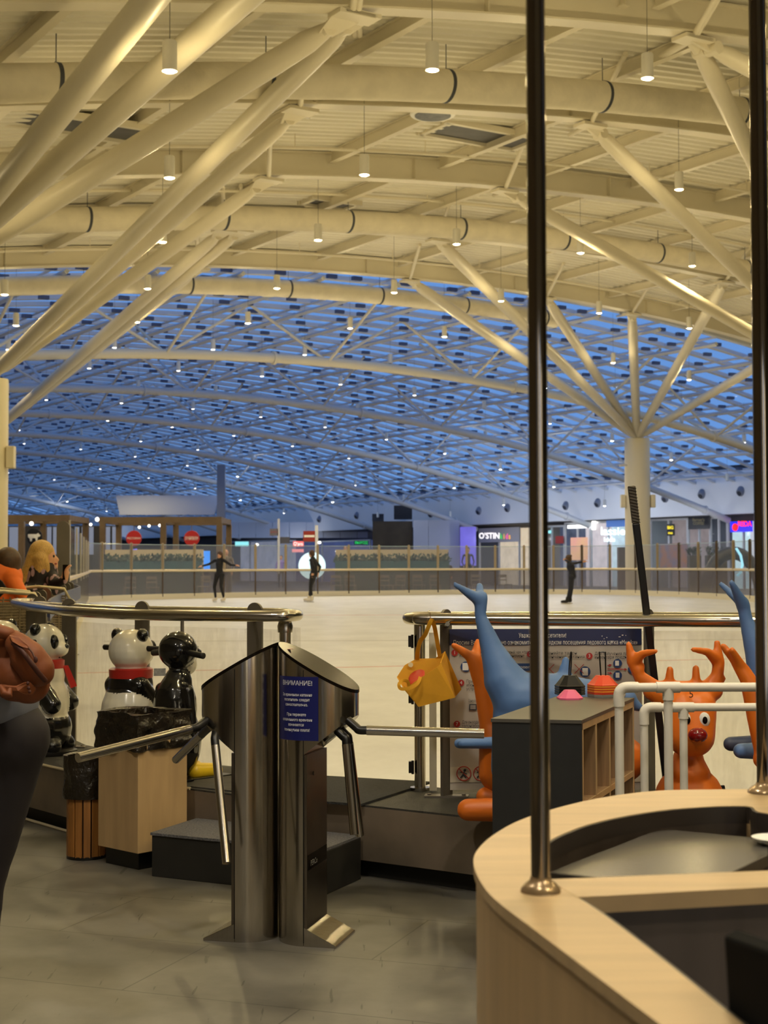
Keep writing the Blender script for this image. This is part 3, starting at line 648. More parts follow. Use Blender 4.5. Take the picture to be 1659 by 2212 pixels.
for x, kind in ((1002, 0), (1038, 1), (1074, 2)):
    c = P(x, 1671, YB-.003); mb = MB(); mb.tube([c+Vector((15*px2m*math.cos(2*PI*i/30), 0, 15*px2m*math.sin(2*PI*i/30))) for i in range(30)], .0022, 5, closed=True)
    mb.tube([c+Vector((-10*px2m, -.001, 10*px2m)), c+Vector((10*px2m, -.001, -10*px2m))], .002, 5); obj('prohibition_ring', mb, REDI, t)
    mb = MB(); mb.ell(c+Vector((.004, 0, .014)), (.006, .001, .006)); mb.tube([c+Vector((.002, 0, .008)), c+Vector((-.004, 0, -.004)), c+Vector((.010, 0, -.018))], .003, 6); mb.tube([c+Vector((-.002, 0, -.004)), c+Vector((-.016, 0, -.018))], .003, 6); mb.tube([c+Vector((-.016, 0, .006)), c+Vector((0, 0, .004)), c+Vector((.014, 0, -.002))], .0025, 6); obj('figure_mark', mb, INK, t)
random.seed(5)
mb = MB()
for i in range(26):
    c = P(random.choice([1113, 1322, 1330, 1190])+random.uniform(-22, 22), random.uniform(1369, 1392), YB-.004); mb.box(c, (random.uniform(.002, .009), .001, random.uniform(.001, .004)), 0)
obj('peeled_fleck', mb, WHITE, t, kind='stuff')
# ================================================================== BACKGROUND
BROWN = mat('brown_timber', (90, 72, 48), .6, var=.2, scale=3)
def pergola(lab, x0, x1, Y, ztop, posts, depth=4, back=True):
    p0, p1 = P(x0, 1117, Y), P(x1, 1117, Y); t = thing('pergola', lab, 'pergola', ((p0.x+p1.x)/2, Y, 0), 'brown timber pergolas')
    for dy in ((0, depth) if back else (0,)):
        mb = MB(); mb.box(((p0.x+p1.x)/2, Y+dy, ztop-.13), (p1.x-p0.x+.2, .22, .26)); obj('beam', mb, BROWN, t)
    for px in (x0, (x0+x1)/2, x1):
        x = P(px, 1117, Y).x; mb = MB(); mb.box((x, Y+depth/2, ztop-.13), (.18, depth, .24)); obj('cross_beam', mb, BROWN, t)
    for px in posts:
        x = P(px, 1117, Y).x
        for dy in ((0, depth) if back else (0,)):
            mb = MB(); mb.box((x, Y+dy, (ztop-.26)/2), (.24, .24, ztop-.26)); obj('post', mb, BROWN, t)
    return t
pergola('brown timber pergola with the grey bulkhead above and two round red signs', 219, 474, 66, 3.42, (222, 353, 474))
pergola('brown timber pergola at far left behind the blonde woman', -60, 146, 63, 3.42, (-50, 47, 144))
mb = MB(); q0 = P(250, 1070, 100); q1 = P(474, 1070, 100); q2 = P(462, 1112, 97); q3 = P(258, 1112, 97)
mb.slab([q3, q2, q1, q0], (0, .5, 0)); tag(obj('bulkhead', mb, mat('bulkhead_grey', (150, 156, 172), .7)), 'big plain grey bulkhead panel above the pergola', 'bulkhead')
mb = MB(); mb.box(P(478, 1090, 96)+Vector((0, 0, -1.5)), (.5, .5, 8)); tag(obj('bulkhead_post', mb, MATS['bulkhead_grey']), 'grey post at the right end of the grey bulkhead', 'post')
# dark windows of the cafe behind the left pergolas
mb = MB(); c = P(120, 1180, 72); mb.box((c.x, 72, 1.6), (6.0, .2, 3.2)); kw = obj('wall_cafe', mb, mat('cafe_dark', (26, 26, 30), .5)); kw['kind'] = 'structure'
WG = mat('window_dusk', (120, 134, 170), .3, emit=.25)
for i, px in enumerate((30, 92, 105, 118, 165, 180, 196, 232, 246)):
    mb = MB()
    c = P(px, 1160, 71.7); mb.box((c.x, 71.85, 2.5), (.2 if i else .5, .06, 1.3)); o = obj('window_%d' % (i+1), mb, WG); o['kind'] = 'structure'
# cow sign board
c = P(74, 1160, 64); t = thing('cow_sign', 'round-cornered dark sign with a white cow silhouette', 'sign', c)
mb = MB(); mb.slab([c+Vector((.33*math.cos(2*PI*i/24)*1.0, 0, .36*math.sin(2*PI*i/24))) for i in range(24)], (0, .05, 0)); obj('panel', mb, mat('sign_black', (22, 24, 28), .4), t)
cow = [(-.26, .1), (.1, .1), (.17, .15), (.2, .1), (.27, .06), (.24, 0), (.15, -.02), (.13, -.18), (.07, -.18), (.05, -.07), (-.08, -.07), (-.1, -.2), (-.17, -.2), (-.19, -.08), (-.26, -.04)]
mb = MB(); mb.slab([c+Vector((x, -.02, z+.02)) for x, z in cow], (0, .015, 0)); obj('cow_silhouette', mb, WHITE, t)
SIGNR = mat('sign_red', (158, 24, 26), .4, emit=.03)
for (x, y), ls, lab in (((289, 1163), ['РЕСТОРАН'], 'round red sign with one line of white letters, under the pergola'), ((414, 1163), ['РАЗДЕВАЛКА', 'И ПРОКАТ'], 'round red sign with two lines of white letters, right half of the pergola')):
    c = P(x, y, 65.6); t = thing('round_sign', lab, 'sign', c, 'round red signs')
    mb = MB(); mb.slab([c+Vector((.335*math.cos(2*PI*i/32), 0, .335*math.sin(2*PI*i/32))) for i in range(32)], (0, .06, 0)); obj('disc', mb, SIGNR, t, bev=.01)
    mb = MB(); mb.tube([c+Vector((0, .05, .33)), c+Vector((0, .05, 3.3-c.z))], .015, 6); obj('hanger', mb, BROWN, t)
    for i, s_ in enumerate(ls): text('lettering', s_, c+Vector((0, -.01, -.07*i+.035*(len(ls)-1))), RX, UZ, .12, WHITE, t, 'CENTER', width=.56)
# glowing globes
for i, (x, y, Y) in enumerate(((68, 1131, 63.5), (210, 1122, 65), (196, 1133, 66), (301, 1139, 67), (322, 1136, 68), (345, 1135, 68))):
    c = P(x, y, Y); t = thing('globe_lamp', 'small glowing globe lamp under the pergola, '+ORD[i]+' from the left', 'lamp', c, 'globe lamps under the pergolas')
    mb = MB(); mb.ell(c, .085 if i < 2 else .06); obj('globe', mb, mat('globe_glow', (255, 250, 235), .4, emit=4), t, smooth=60)
    mb = MB(); mb.tube([c, (c.x, c.y, 3.2)], .01, 5); obj('cord', mb, BLACKP, t)
# planters: beige parapet with hedge in teal box
TEAL = mat('teal_panel', (30, 78, 84), .5, var=.2, scale=2); PARA = mat('parapet_beige', (196, 180, 146), .6); GREENL = mat('hedge_leaf', (34, 62, 40), .7, var=.4, scale=30)
def planter(lab, x0, x1, Y):
    p0, p1 = P(x0, 1200, Y), P(x1, 1200, Y); w_ = p1.x-p0.x; cx = (p0.x+p1.x)/2
    t = thing('planter', lab, 'planter', (cx, Y, 0), 'teal planters with hedges')
    mb = MB(); mb.box((cx, Y, .75), (w_, .5, 1.5)); obj('box', mb, TEAL, t)
    mb = MB(); mb.box((cx, Y+.6, 1.0), (w_, .12, 2.0)); obj('parapet', mb, PARA, t)
    mb = MB(); random.seed(int(x0))
    for i in range(int(w_*260)):
        c = Vector((p0.x+random.random()*w_, Y-.2+random.random()*.4, 1.42+random.random()**3*.32)); d = Vector((random.uniform(-1, 1), random.uniform(-1, 1), random.uniform(.2, 1))).normalized()*.16; u = d.orthogonal().normalized()*.04
        mb.add([c-u, c+u, c+d*.6+u, c+d, c+d*.6-u], [(0, 1, 2, 3, 4)])
    obj('hedge', mb, GREENL, t, kind='stuff'); return t
planter('long teal planter with hedge and beige parapet in the middle background', 724, 970, 67)
planter('teal planter with hedge and beige parapet under the pergola', 222, 436, 64.5)
mb = MB(); c = P(430, 1210, 70); mb.box(c, (1.0, .08, .85)); tag(obj('blue_screen', mb, mat('screen_blue', (40, 130, 235), .3, emit=1.0)), 'glowing plain blue screen behind the glass under the pergola', 'screen')
mb = MB(); a_, b_ = P(258, 1196, 70), P(296, 1188, 70); mb.tube([a_, b_], .06, 8); tag(obj('light_tube', mb, mat('tube_blue', (50, 60, 240), .3, emit=1.5)), 'slanting blue glowing light tube behind the glass', 'light')
# LED signs, boards in the middle distance
def panel(name, lab, cat, x0, y0, x1, y1, Y, m_, th=.1, group=None, txt=None, tm=None, ts=.3, leg=None):
    p, q = P(x0, y1, Y), P(x1, y0, Y); c = (p+q)/2; t = thing(name, lab, cat, c, group); mb = MB(); mb.box(c, (q.x-p.x, th, q.z-p.z)); obj('panel', mb, m_, t)
    if txt: text('lettering', txt, c+Vector((0, -th/2-.01, 0)), RX, UZ, ts*(q.z-p.z), tm, t, 'CENTER', width=(q.x-p.x)*.86)
    if leg: mb = MB(); mb.box((p.x+(q.x-p.x)*leg, Y, p.z/2+1.5), (.12, .12, p.z+3)); obj('pole', mb, SKF, t)
    return t
t = panel('hanging_sign', 'square red hanging sign on a pale pole', 'sign', 655, 1147, 681, 1170, 80, mat('dull_red', (140, 36, 24), .5), txt='1', tm=WHITE)
mb = MB(); mb.box(P(684, 1180, 80), (.16, .1, 2.2)); obj('pole', mb, SKF, t)
t = panel('hanging_sign', 'small grey and red lined direction sign left of the red one', 'sign', 583, 1142, 601, 1157, 84, mat('sign_grey', (110, 104, 112), .5), txt='GATE 2', tm=REDI)
mb = MB(); mb.box(P(602, 1180, 84), (.12, .1, 3.0)); obj('pole', mb, SKF, t)
panel('hanging_sign', 'dark grey panel sign in the middle distance', 'sign', 605, 1160, 626, 1174, 86, mat('sign_dgrey', (76, 78, 90), .5))
panel('lit_sign', 'small lit red and white sign above the round light', 'sign', 633, 1169, 656, 1181, 92, mat('pinkish_lit', (250, 120, 120), .4, emit=.5), txt='Q’pro', tm=mat('lit_white', (255, 250, 245), .4, emit=1.2), ts=.9)
panel('lit_sign', 'lit pink strip sign below the red and white one', 'sign', 631, 1186, 656, 1193, 91, mat('pink_lit', (240, 150, 160), .4, emit=.5))
panel('lit_sign', 'lit pale cyan sign above the left storefront', 'sign', 508, 1170, 537, 1180, 120, mat('cyan_lit', (150, 240, 240), .4, emit=.9))
panel('exit_sign', 'green lit sign in front of the dark screen', 'sign', 765, 1168, 796, 1177, 96, mat('green_dark', (10, 60, 34), .4, emit=.1), txt='ВЫХОД', tm=mat('green_lit', (30, 210, 110), .4, emit=1.1), ts=.9)
for i, (x, y, nm) in enumerate(((555, 1177, 'x'), (690, 1172, 'x'), (728, 1191, 'x'), (877, 1190, 'x'))):
    c = P(x, y, 75); mb = MB(); mb.ell(c, (.09, .09, .07)); tag(obj('spot_lamp', mb, mat('spot_glow', (255, 255, 250), .4, emit=2), smooth=60), 'small white glowing spot lamp in the middle distance, '+ORD[i]+' from the left', 'lamp', 'small distant spot lamps')
c = P(674, 1222, 70); t = thing('round_light_sign', 'large round glowing white sign behind the middle skater', 'sign', (c.x, c.y, 0))
mb = MB(); mb.slab([c+Vector((.62*math.cos(2*PI*i/40), 0, .62*math.sin(2*PI*i/40))) for i in range(40)], (0, .12, 0)); obj('disc', mb, mat('disc_glow', (205, 240, 250), .4, emit=1.3), t)
text('mark', 'K', c+Vector((.05, -.02, -.05)), RX, UZ, .5, mat('disc_mark', (60, 70, 90), .4), t, 'CENTER'); mb = MB(); mb.box((c.x, c.y+.1, .35), (.3, .2, .7)); obj('foot', mb, BLACKP, t)
panel('led_screen', 'wide dark video screen right of the middle', 'screen', 805, 1126, 891, 1215, 100, mat('led_dark', (26, 26, 32), .3, col2=(58, 52, 50), scale=1.2, emit=.0), .3)
for i, (x0, x1, lab) in enumerate(((893, 925, 'narrow left panel of the pale blank wall block'), (926, 992, 'wide right panel of the pale blank wall block'))):
    panel('blank_panel', lab, 'wall panel', x0, 1124, x1, 1232, 99, mat('pale_blue_panel', (196, 200, 216), .6), .3)
panel('dark_box', 'dark recess box between the high walls', 'box', 851, 1092, 890, 1122, 102, mat('dark_recess', (44, 46, 54), .6), .5)
panel('vent_grille', 'dark louvred grille on the high wall left of the dark recess', 'grille', 804, 1110, 829, 1126, 106, mat('grille_dark', (60, 62, 70), .6), .2)
for i in range(9):
    x0 = 480+i*36.5; panel('fascia_panel', 'grey-blue fascia panel over the left storefronts, '+ORD[i]+' from the left', 'fascia', x0, 1128, x0+35.5, 1162, 118, mat('fascia_blue', (205, 212, 228), .6), .2, 'fascia panels over the storefronts')
panel('led_poster', 'tall lit poster screen with a purple sunset sky', 'screen', 994, 1138, 1028, 1222, 98, mat('poster_sky', (120, 110, 220), .3, col2=(60, 60, 150), scale=.5, emit=.55), .2)
# storefronts on the right-hand wall
def shop(lab, x0, x1, y0, m_, strength=None, glass=True, fr=True):
    p, q = on_wall(x0, y0, 58.6), on_wall(x1, y0, 58.6); p.z = q.z = 0; c = (p+q)/2; t = thing('storefront', lab, 'storefront', c)
    zt = min(3.88, on_wall((x0+x1)/2, y0, 58.6).z); d = (q-p).normalized(); nn = Vector((-d.y, d.x, 0))
    mb = MB(); a_, b_ = p+nn*1.6, q+nn*1.6; mb.slab([a_, b_, b_+Vector((0, 0, zt)), a_+Vector((0, 0, zt))], nn*.1); obj('interior', mb, m_, t)
    mb = MB()
    for e in (p, q, (p+q)/2): mb.box(e+Vector((0, 0, zt/2)), (.1, .1, zt), math.atan2(d.y, d.x))
    mb.box((p+q)/2+Vector((0, 0, zt-.06)), ((q-p).length, .1, .12), math.atan2(d.y, d.x)); obj('frame', mb, SKF, t)
    mb = MB(); mb.slab([p, q, q+Vector((0, 0, zt)), p+Vector((0, 0, zt))], nn*.02); obj('glass', mb, clear('shop_glass', (200, 210, 220), .06, .1) if 'shop_glass' not in MATS else MATS['shop_glass'], t)
    return t, p, q, d
def stxt(t, s_, px, py, hpx, m_, wpx=None, b=58.45, nm='lettering', al='CENTER'):
    o = on_wall(px, py, b); d = Vector((cT, sT, 0)); d = (on_wall(px+10, py, b)-on_wall(px-10, py, b)); wd = d.length/20; d.normalize()
    if d.x < 0: d = -d
    return text(nm, s_, o, d, UZ, hpx*1.35*o.y/F, m_, t, al, width=wpx*wd if wpx else None, lift=.05, bold=.01)
def srect(t, x0, y0, x1, y1, m_, b=58.42, nm='panel'):
    q = [on_wall(x0, y1, b), on_wall(x1, y1, b)]; z1 = on_wall((x0+x1)/2, y0, b).z; z0 = on_wall((x0+x1)/2, y1, b).z
    q[0].z = q[1].z = z0; mb = MB(); mb.slab([q[0], q[1], q[1]+Vector((0, 0, z1-z0)), q[0]+Vector((0, 0, z1-z0))], (0, .06, 0)); return obj(nm, mb, m_, t)
LW = mat('lit_white', (0, 0, 0)); 
t, *_ = shop('children’s clothes storefront with multicoloured lit lettering and a cream-lit window', 1036, 1122, 1140, mat('shop_cream', (232, 214, 186), .6, col2=(150, 130, 110), scale=1.6, emit=0.42*1.8))
srect(t, 1036, 1140, 1122, 1171, mat('shop_grey', (190, 186, 188), .6))
stxt(t, 'O’STIN', 1058, 1158, 13, LW, 44)
for i, (ch, cl) in enumerate((('k', (60, 200, 90)), ('i', (250, 190, 40)), ('d', (240, 90, 160)), ('s', (240, 170, 60)))): stxt(t, ch, 1084+i*6, 1159, 12, mat('kid_%d' % i, cl, .4, emit=1))
t, *_ = shop('narrow glass storefront with red poster, left of the pink poster shop', 1166, 1219, 1135, mat('shop_blue', (90, 104, 140), .6, col2=(40, 46, 66), scale=1.2, emit=.22))
srect(t, 1200, 1158, 1217, 1174, mat('poster_red', (150, 40, 34), .5, emit=0.18)); srect(t, 1183, 1146, 1190, 1152, MATS['cyan_lit'])
t, *_ = shop('white-framed storefront with a big round pink and yellow poster', 1221, 1275, 1128, mat('shop_white', (214, 206, 210), .6, col2=(150, 146, 160), scale=1.4, emit=0.42*1.8))
srect(t, 1233, 1161, 1270, 1210, mat('poster_pink', (240, 170, 150), .5, col2=(235, 200, 120), scale=.7, emit=.4)); srect(t, 1226, 1134, 1274, 1141, MATS['spot_glow'])
t, *_ = shop('bright cyan-lit storefront with white lower-case lettering beside the column', 1277, 1352, 1122, mat('shop_cyan', (190, 214, 224), .6, col2=(80, 100, 124), scale=1.5, emit=0.5*1.8))
srect(t, 1310, 1122, 1352, 1138, mat('shop_bluetop', (80, 120, 190), .5, emit=0.45)); stxt(t, 'lassie', 1325, 1148, 18, mat('cyan_white', (225, 250, 255), .4, emit=1.6), 52); stxt(t, 'kids', 1318, 1166, 9, MATS['cyan_white'], 24)
srect(t, 1279, 1126, 1287, 1144, MATS['globe_glow'])
t, *_ = shop('grey stone storefront with small black and yellow sign and brown display below', 1406, 1485, 1118, mat('shop_stone', (176, 160, 158), .6, col2=(110, 96, 96), scale=.9, emit=0.2*1.8))
srect(t, 1441, 1132, 1458, 1157, mat('sign_black', (0, 0, 0))); stxt(t, 'BIG', 1449.5, 1140, 7, mat('lit_yellow', (240, 215, 40), .4, emit=.8), 13, b=58.3); stxt(t, 'me', 1449.5, 1151, 6, MATS['lit_yellow'], 10, b=58.3)
srect(t, 1426, 1174, 1484, 1226, mat('shop_brown', (150, 96, 60), .6, col2=(90, 100, 130), scale=1.8, emit=.2))
t, *_ = shop('dark storefront under a navy sign with faint gold letters', 1487, 1534, 1112, mat('shop_navy', (44, 50, 66), .6, emit=0.27))
srect(t, 1487, 1115, 1533, 1143, mat('sign_navy', (10, 14, 30), .4)); stxt(t, 'Barney’s', 1510, 1123, 7, mat('dull_gold', (90, 80, 50), .4, emit=.2), 26, b=58.3); stxt(t, 'COFFEE', 1510, 1131, 6, MATS['dull_gold'], 24, b=58.3)
t, *_ = shop('narrow storefront of bright pale-cyan panels', 1535, 1571, 1110, mat('shop_pale', (190, 220, 226), .6, col2=(110, 120, 136), scale=1.3, emit=0.5*1.8))
t, *_ = shop('white-lit storefront with a red and blue lit sign at the far right', 1573, 1640, 1108, mat('shop_lw', (196, 200, 206), .6, emit=0.81))
srect(t, 1573, 1108, 1640, 1126, mat('shop_dk', (50, 50, 58), .6)); srect(t, 1578, 1126, 1626, 1149, mat('lit_blue', (20, 20, 230), .4, emit=1.0)); stxt(t, 'REDA', 1610, 1132, 12, mat('lit_red', (255, 40, 40), .4, emit=1.3), 30, b=58.2); 
mb = MB(); c = on_wall(1588, 1139, 58.2); mb.ell(c, (.16, .05, .2)); obj('emblem', mb, MATS['lit_red'], t, smooth=60)
t, *_ = shop('left storefront with pale mannequin-like display below the cyan sign', 484, 600, 1168, mat('shop_mann', (140, 146, 166), .6, col2=(50, 56, 76), scale=.9, emit=0.35*1.8))
t, *_ = shop('dim blue storefront behind the round light', 602, 800, 1168, mat('shop_dim', (70, 84, 140), .6, col2=(24, 28, 44), scale=.7, emit=0.3*1.8))
# nozzles along the high wall
for i, (px, py) in enumerate(((1040, 1104), (1102, 1098), (1228, 1093), (1297, 1087), (1443, 1076), (1522, 1068), (1606, 1062), (936, 1110), (776, 1114), (695, 1122))):
    c = on_wall(px, py, 58.0); t = thing('wall_nozzle', 'grey round air nozzle on the high wall, '+('below left of', 'left of', 'right of the front pole', 'left of the column', 'right of the column', 'above the navy sign', 'above the red and blue sign', 'above the pale blank panels', 'above the dark screen', 'above the red hanging sign')[i]+' the others', 'nozzle', c, 'air nozzles on the high wall')
    t['label'] = 'grey round air nozzle on the high wall, '+('nearly above the multicoloured lettering', 'just left of the front chrome pole', 'right of the front chrome pole', 'left of the branching column', 'first right of the branching column', 'above the navy sign', 'above the red and blue sign', 'above the pale blank panels', 'above the dark video screen', 'above the red hanging sign')[i]
    mb = MB(); n_ = Vector((-cT, -sT, 0)); mb.tube([c+n_*-.1, c+n_*.15, c+n_*.3+Vector((0, 0, -.1))], [.3, .3, .2], 14); obj('nozzle', mb, mat('nozzle_grey', (128, 134, 152), .5), t, smooth=50)
    mb = MB(); mb.tube([c+n_*.3+Vector((0, 0, -.1)), c+n_*.34+Vector((0, 0, -.12))], .13, 10); obj('mouth', mb, mat('nozzle_dark', (46, 50, 66), .6), t)
    ld_ = bpy.data.lights.get('wall_light') or bpy.data.lights.new('wall_light', 'POINT'); ld_.energy = 42; ld_.color = (.95, .96, 1); ld_.shadow_soft_size = .1
    if px in (936, 776, 1040): continue
    lo_ = bpy.data.objects.new('wall_light', ld_); C.objects.link(lo_); lo_.location = Vector((c.x, c.y, 3.0))+n_*2.0  # fill light without a fixture, added to brighten shop headers and fascia
# kiosk box and arch behind the right glass
mb = MB(); c = P(1351, 1240, 69); mb.box((c.x, 69.4, 1.05), (.55, .5, 2.1)); tag(obj('kiosk_box', mb, mat('kiosk_brown', (84, 70, 64), .5), bev=.02), 'plain brown-grey kiosk box behind the glass left of the column', 'kiosk')
mb = MB(); c = P(1385, 1240, 69); mb.box((c.x, 69.6, 1.0), (.5, .3, 2.0)); tag(obj('kiosk_board', mb, mat('kiosk_wood', (130, 92, 62), .5)), 'brown wooden board behind the glass at the column foot', 'board')
c = P(1583, 1222, 60); t = thing('inflatable_arch', 'dark rounded arch with a pale glowing curved edge behind the right glass', 'arch', (c.x, 60, 0))
mb = MB(); mb.tube([c+Vector((1.1*math.cos(PI*i/20), 0, -1.2+1.7*math.sin(PI*i/20))) for i in range(21)], [.26]*21, 12); obj('arch_tube', mb, mat('arch_dark', (26, 26, 30), .4), t, smooth=60)
mb = MB(); mb.tube([P(1590, 1184, 59.6), P(1600, 1200, 59.6), P(1604, 1220, 59.6), P(1600, 1236, 59.6), P(1592, 1244, 59.6)], .05, 8); obj('glow_edge', mb, mat('glow_edge', (150, 220, 245), .4, emit=1.2), t, smooth=60)
for i, (x0, x1, lab) in enumerate(((1487, 1512, 'dark green bush-topped box behind the right glass'), (1525, 1568, 'low brown box with plants behind the right glass'))):
    p, q = P(x0, 1180, 66), P(x1, 1180, 66); t = thing('planter', lab, 'planter', ((p.x+q.x)/2, 66, 0)); mb = MB(); mb.box(((p.x+q.x)/2, 66, .85), (q.x-p.x, .5, 1.7)); obj('box', mb, mat('plant_box', (70, 62, 50), .6, var=.3, scale=2), t)
    mb = MB(); random.seed(i)
    for j in range(90):
        cc = Vector((random.uniform(p.x, q.x), 66+random.uniform(-.2, .2), 1.7+random.random()*.3)); d = Vector((random.uniform(-1, 1), random.uniform(-1, 1), random.uniform(.2, 1))).normalized()*.2; u = d.orthogonal().normalized()*.05; mb.add([cc-u, cc+u, cc+d], [(0, 1, 2)])
    obj('foliage', mb, GREENL, t, kind='stuff')
# cafe chairs behind the far barrier
CHM = mat('chair_pale', (150, 140, 122), .5)
def chair_proto():
    t = thing('cafe_chair', 'pale metal cafe chair behind the far barrier', 'chair', (0, 0, 0), 'cafe chairs behind the far barrier')
    mb = MB(); mb.box((0, 0, .45), (.44, .42, .04)); obj('seat', mb, CHM, t, bev=.01)
    mb = MB(); mb.box((0, .2, .83), (.42, .03, .12)); mb.box((0, .2, .66), (.42, .03, .05)); obj('backrest', mb, CHM, t, bev=.01)
    for sx in (-1, 1):
        for sy in (-1, 1): mb = MB(); mb.tube([(sx*.19, sy*.18, .44), (sx*.22, sy*.22, 0)], .018, 8); obj('leg', mb, CHM, t)
        mb = MB(); mb.tube([(sx*.2, .19, .45), (sx*.2, .21, .88)], .018, 8); obj('back_post', mb, CHM, t)
    return t
ch = chair_proto()
spots = [(280, 59.8, 0), (330, 60.4, .4), (440, 63, -.3), (452, 62, 2.6), (727, 65, .2), (757, 65, 3), (835, 65, .4), (862, 65.4, -.3), (905, 65.5, 2.8), (940, 65.6, .1), (1030, 66.6, .2), (1092, 66.8, .6)]
for i, (px, Y, r) in enumerate(spots):
    x = P(px, 1250, Y).x; o = ch if i == 0 else dup(ch)
    o.matrix_basis = Matrix.Translation((x, Y, 0)) @ Matrix.Rotation(r, 4, 'Z')
    o['label'] = 'pale metal cafe chair seen through the lower barrier panels, '+ORD[i]+' from the left'
# ================================================================== PEOPLE
HAIRB = mat('hair_blonde', (206, 166, 92), .5, var=.35, scale=40, stretch=(6, 6, 1)); HAIRD = mat('hair_brown', (78, 54, 34), .5, var=.3, scale=30)
BLKC = mat('black_cloth', (16, 15, 17), .7); NAVC = mat('navy_cloth', (20, 24, 44), .7); SHOEW = mat('white_skate', (224, 214, 190), .4); BLADE = CHROME
LIP = mat('lips', (170, 80, 74), .5); EYED = mat('eye_dark', (30, 22, 18), .3)
def head(t, c, fwd, r=.1, hair=HAIRD, long=0, bun=False):
    """face features and hair as children of the person; the skull is part of the body mesh"""
    c = Vector(c); f = Vector(fwd).normalized(); s_ = f.cross(UZ).normalized()
    mb = MB()
    for k in (-1, 1): mb.ell(c+f*r*.86+s_*k*r*.33+UZ*r*.05, r*.1)
    obj('eyes', mb, EYED, t, smooth=60)
    mb = MB(); mb.ell(c+f*r*.86-UZ*r*.55, (r*.2, r*.2, r*.07)); obj('mouth', mb, LIP, t, smooth=60)
    pr_ = [el(c-f*r*.18+UZ*r*.22, (r*1.02, r*1.02, r*1.12)), el(c-f*r*.4-UZ*r*.3, (r*.85, r*.85, r*.9))]
    if bun: pr_.append(el(c-f*r*.9+UZ*r*.9, (r*.42,)*3))
    if long:
        for k in (-1, 0, 1): pr_.append(cap(c-f*r*.5+s_*k*r*.5-UZ*r*.2, c-f*r*.75+s_*k*r*.75-UZ*(r+long), r*.5, r*.3))
    blob('hair', pr_, [hair], t, vox=r*.12, sm=3)
def hand(c, d, up, mi, L=.16):
    """palm, four fingers and a thumb as primitives"""
    d = Vector(d).normalized(); up = Vector(up); s_ = d.cross(up).normalized(); up = s_.cross(d); c = Vector(c); o = [cap(c, c+d*L*.45, .030, .032, mi)]
    for k, (u, ln) in enumerate(((-1.5, .78), (-.5, .92), (.5, 1), (1.5, .88))):
        a_ = c+d*L*.5+s_*u*.016; m_ = a_+d*L*.28*ln-up*.006; o += [cap(a_, m_, .0105, .0098, mi), cap(m_, m_+d*L*.2*ln-up*.028, .0095, .008, mi)]
    o += [cap(c+s_*-.02, c+d*.045+s_*-.048-up*.01, .013, .011, mi), cap(c+d*.045+s_*-.048-up*.01, c+d*.08+s_*-.05-up*.02, .011, .009, mi)]
    return o
def skater(lab, base, yaw, pose, hair, cloth, bun=False, shoe=SHOEW, long=0):
    """pose: joints in metres, +x forward, y left, z up"""
    R = Matrix.Rotation(yaw, 3, 'Z'); base = Vector(base); J = {k: base+R@Vector(v) for k, v in pose.items()}; f = R@Vector((1, 0, 0))
    t = thing('person', lab, 'person', base)
    h = J['head']; pr_ = [el(h, (.078, .078, .11), 0), cap(h-UZ*.05+f*.03, h-UZ*.08+f*.035, .05, .045, 0), cap(h+f*.078-UZ*.0, h+f*.09-UZ*.025, .012, .014, 0), cap(J['neck'], h-UZ*.06, .048, .045, 0)]
    side = R@Vector((0, 1, 0))
    for k in (-1, 1): pr_.append(el(h+side*k*.078, (.018, .014, .03), 0))
    pr_ += [cap(J['neck']-UZ*.03, J['chest'], .085, .125, 1), cap(J['shL'], J['shR'], .062, .062, 1), cap(J['chest'], J['waist'], .13, .105, 1), cap(J['waist'], J['pelvis'], .11, .13, 1), cap(J['hipL'], J['hipR'], .10, .10, 1)]
    for s_ in 'LR':
        pr_ += [cap(J['sh'+s_], J['el'+s_], .055, .042, 1), cap(J['el'+s_], J['wr'+s_], .042, .030, 1), cap(J['hip'+s_], J['kn'+s_], .092, .058, 1), cap(J['kn'+s_], J['an'+s_], .058, .038, 1)]
        pr_ += hand(J['wr'+s_], (J['wr'+s_]-J['el'+s_]), UZ if abs((J['wr'+s_]-J['el'+s_]).normalized().z) < .9 else f, 0)
    blob('body', pr_, [SKIN, cloth], t, vox=.013, sm=2)
    head(t, h, f, .095, hair, long, bun)
    for s_ in 'LR':
        an = J['an'+s_]; ff = (R@Vector(pose.get('ft'+s_, (1, 0, 0)))).normalized()
        sk = blob('skate', [cap(an+UZ*.06, an-UZ*.03, .05, .055), cap(an-UZ*.04, an-UZ*.055+ff*.16, .05, .042)], [shoe], t, vox=.012, sm=2)
        mb = MB(); mb.slab([an-UZ*.10-ff*.07, an-UZ*.10+ff*.2, an-UZ*.13+ff*.19, an-UZ*.135, an-UZ*.13-ff*.07], ff.cross(UZ)*.006); obj('blade', mb, BLADE, sk)
    return t
b = PZ(474, 1301, .1)
skater('skater in black with long brown hair, arms spread, nearest the pergola', b, -2.0, dict(head=(.02, .02, 1.58), neck=(0, 0, 1.45), chest=(0, 0, 1.27), waist=(0, 0, 1.08), pelvis=(-.02, 0, .94), shL=(0, .17, 1.38), shR=(0, -.17, 1.38), elL=(.0, .42, 1.24), wrL=(.05, .66, 1.22), elR=(.0, -.4, 1.26), wrR=(.08, -.62, 1.2), hipL=(0, .09, .9), hipR=(0, -.09, .9), knL=(.1, .12, .52), anL=(-.06, .14, .13), knR=(.06, -.16, .5), anR=(-.1, -.2, .13)), HAIRD, BLKC, long=.2)
b = PZ(676, 1301, .1)
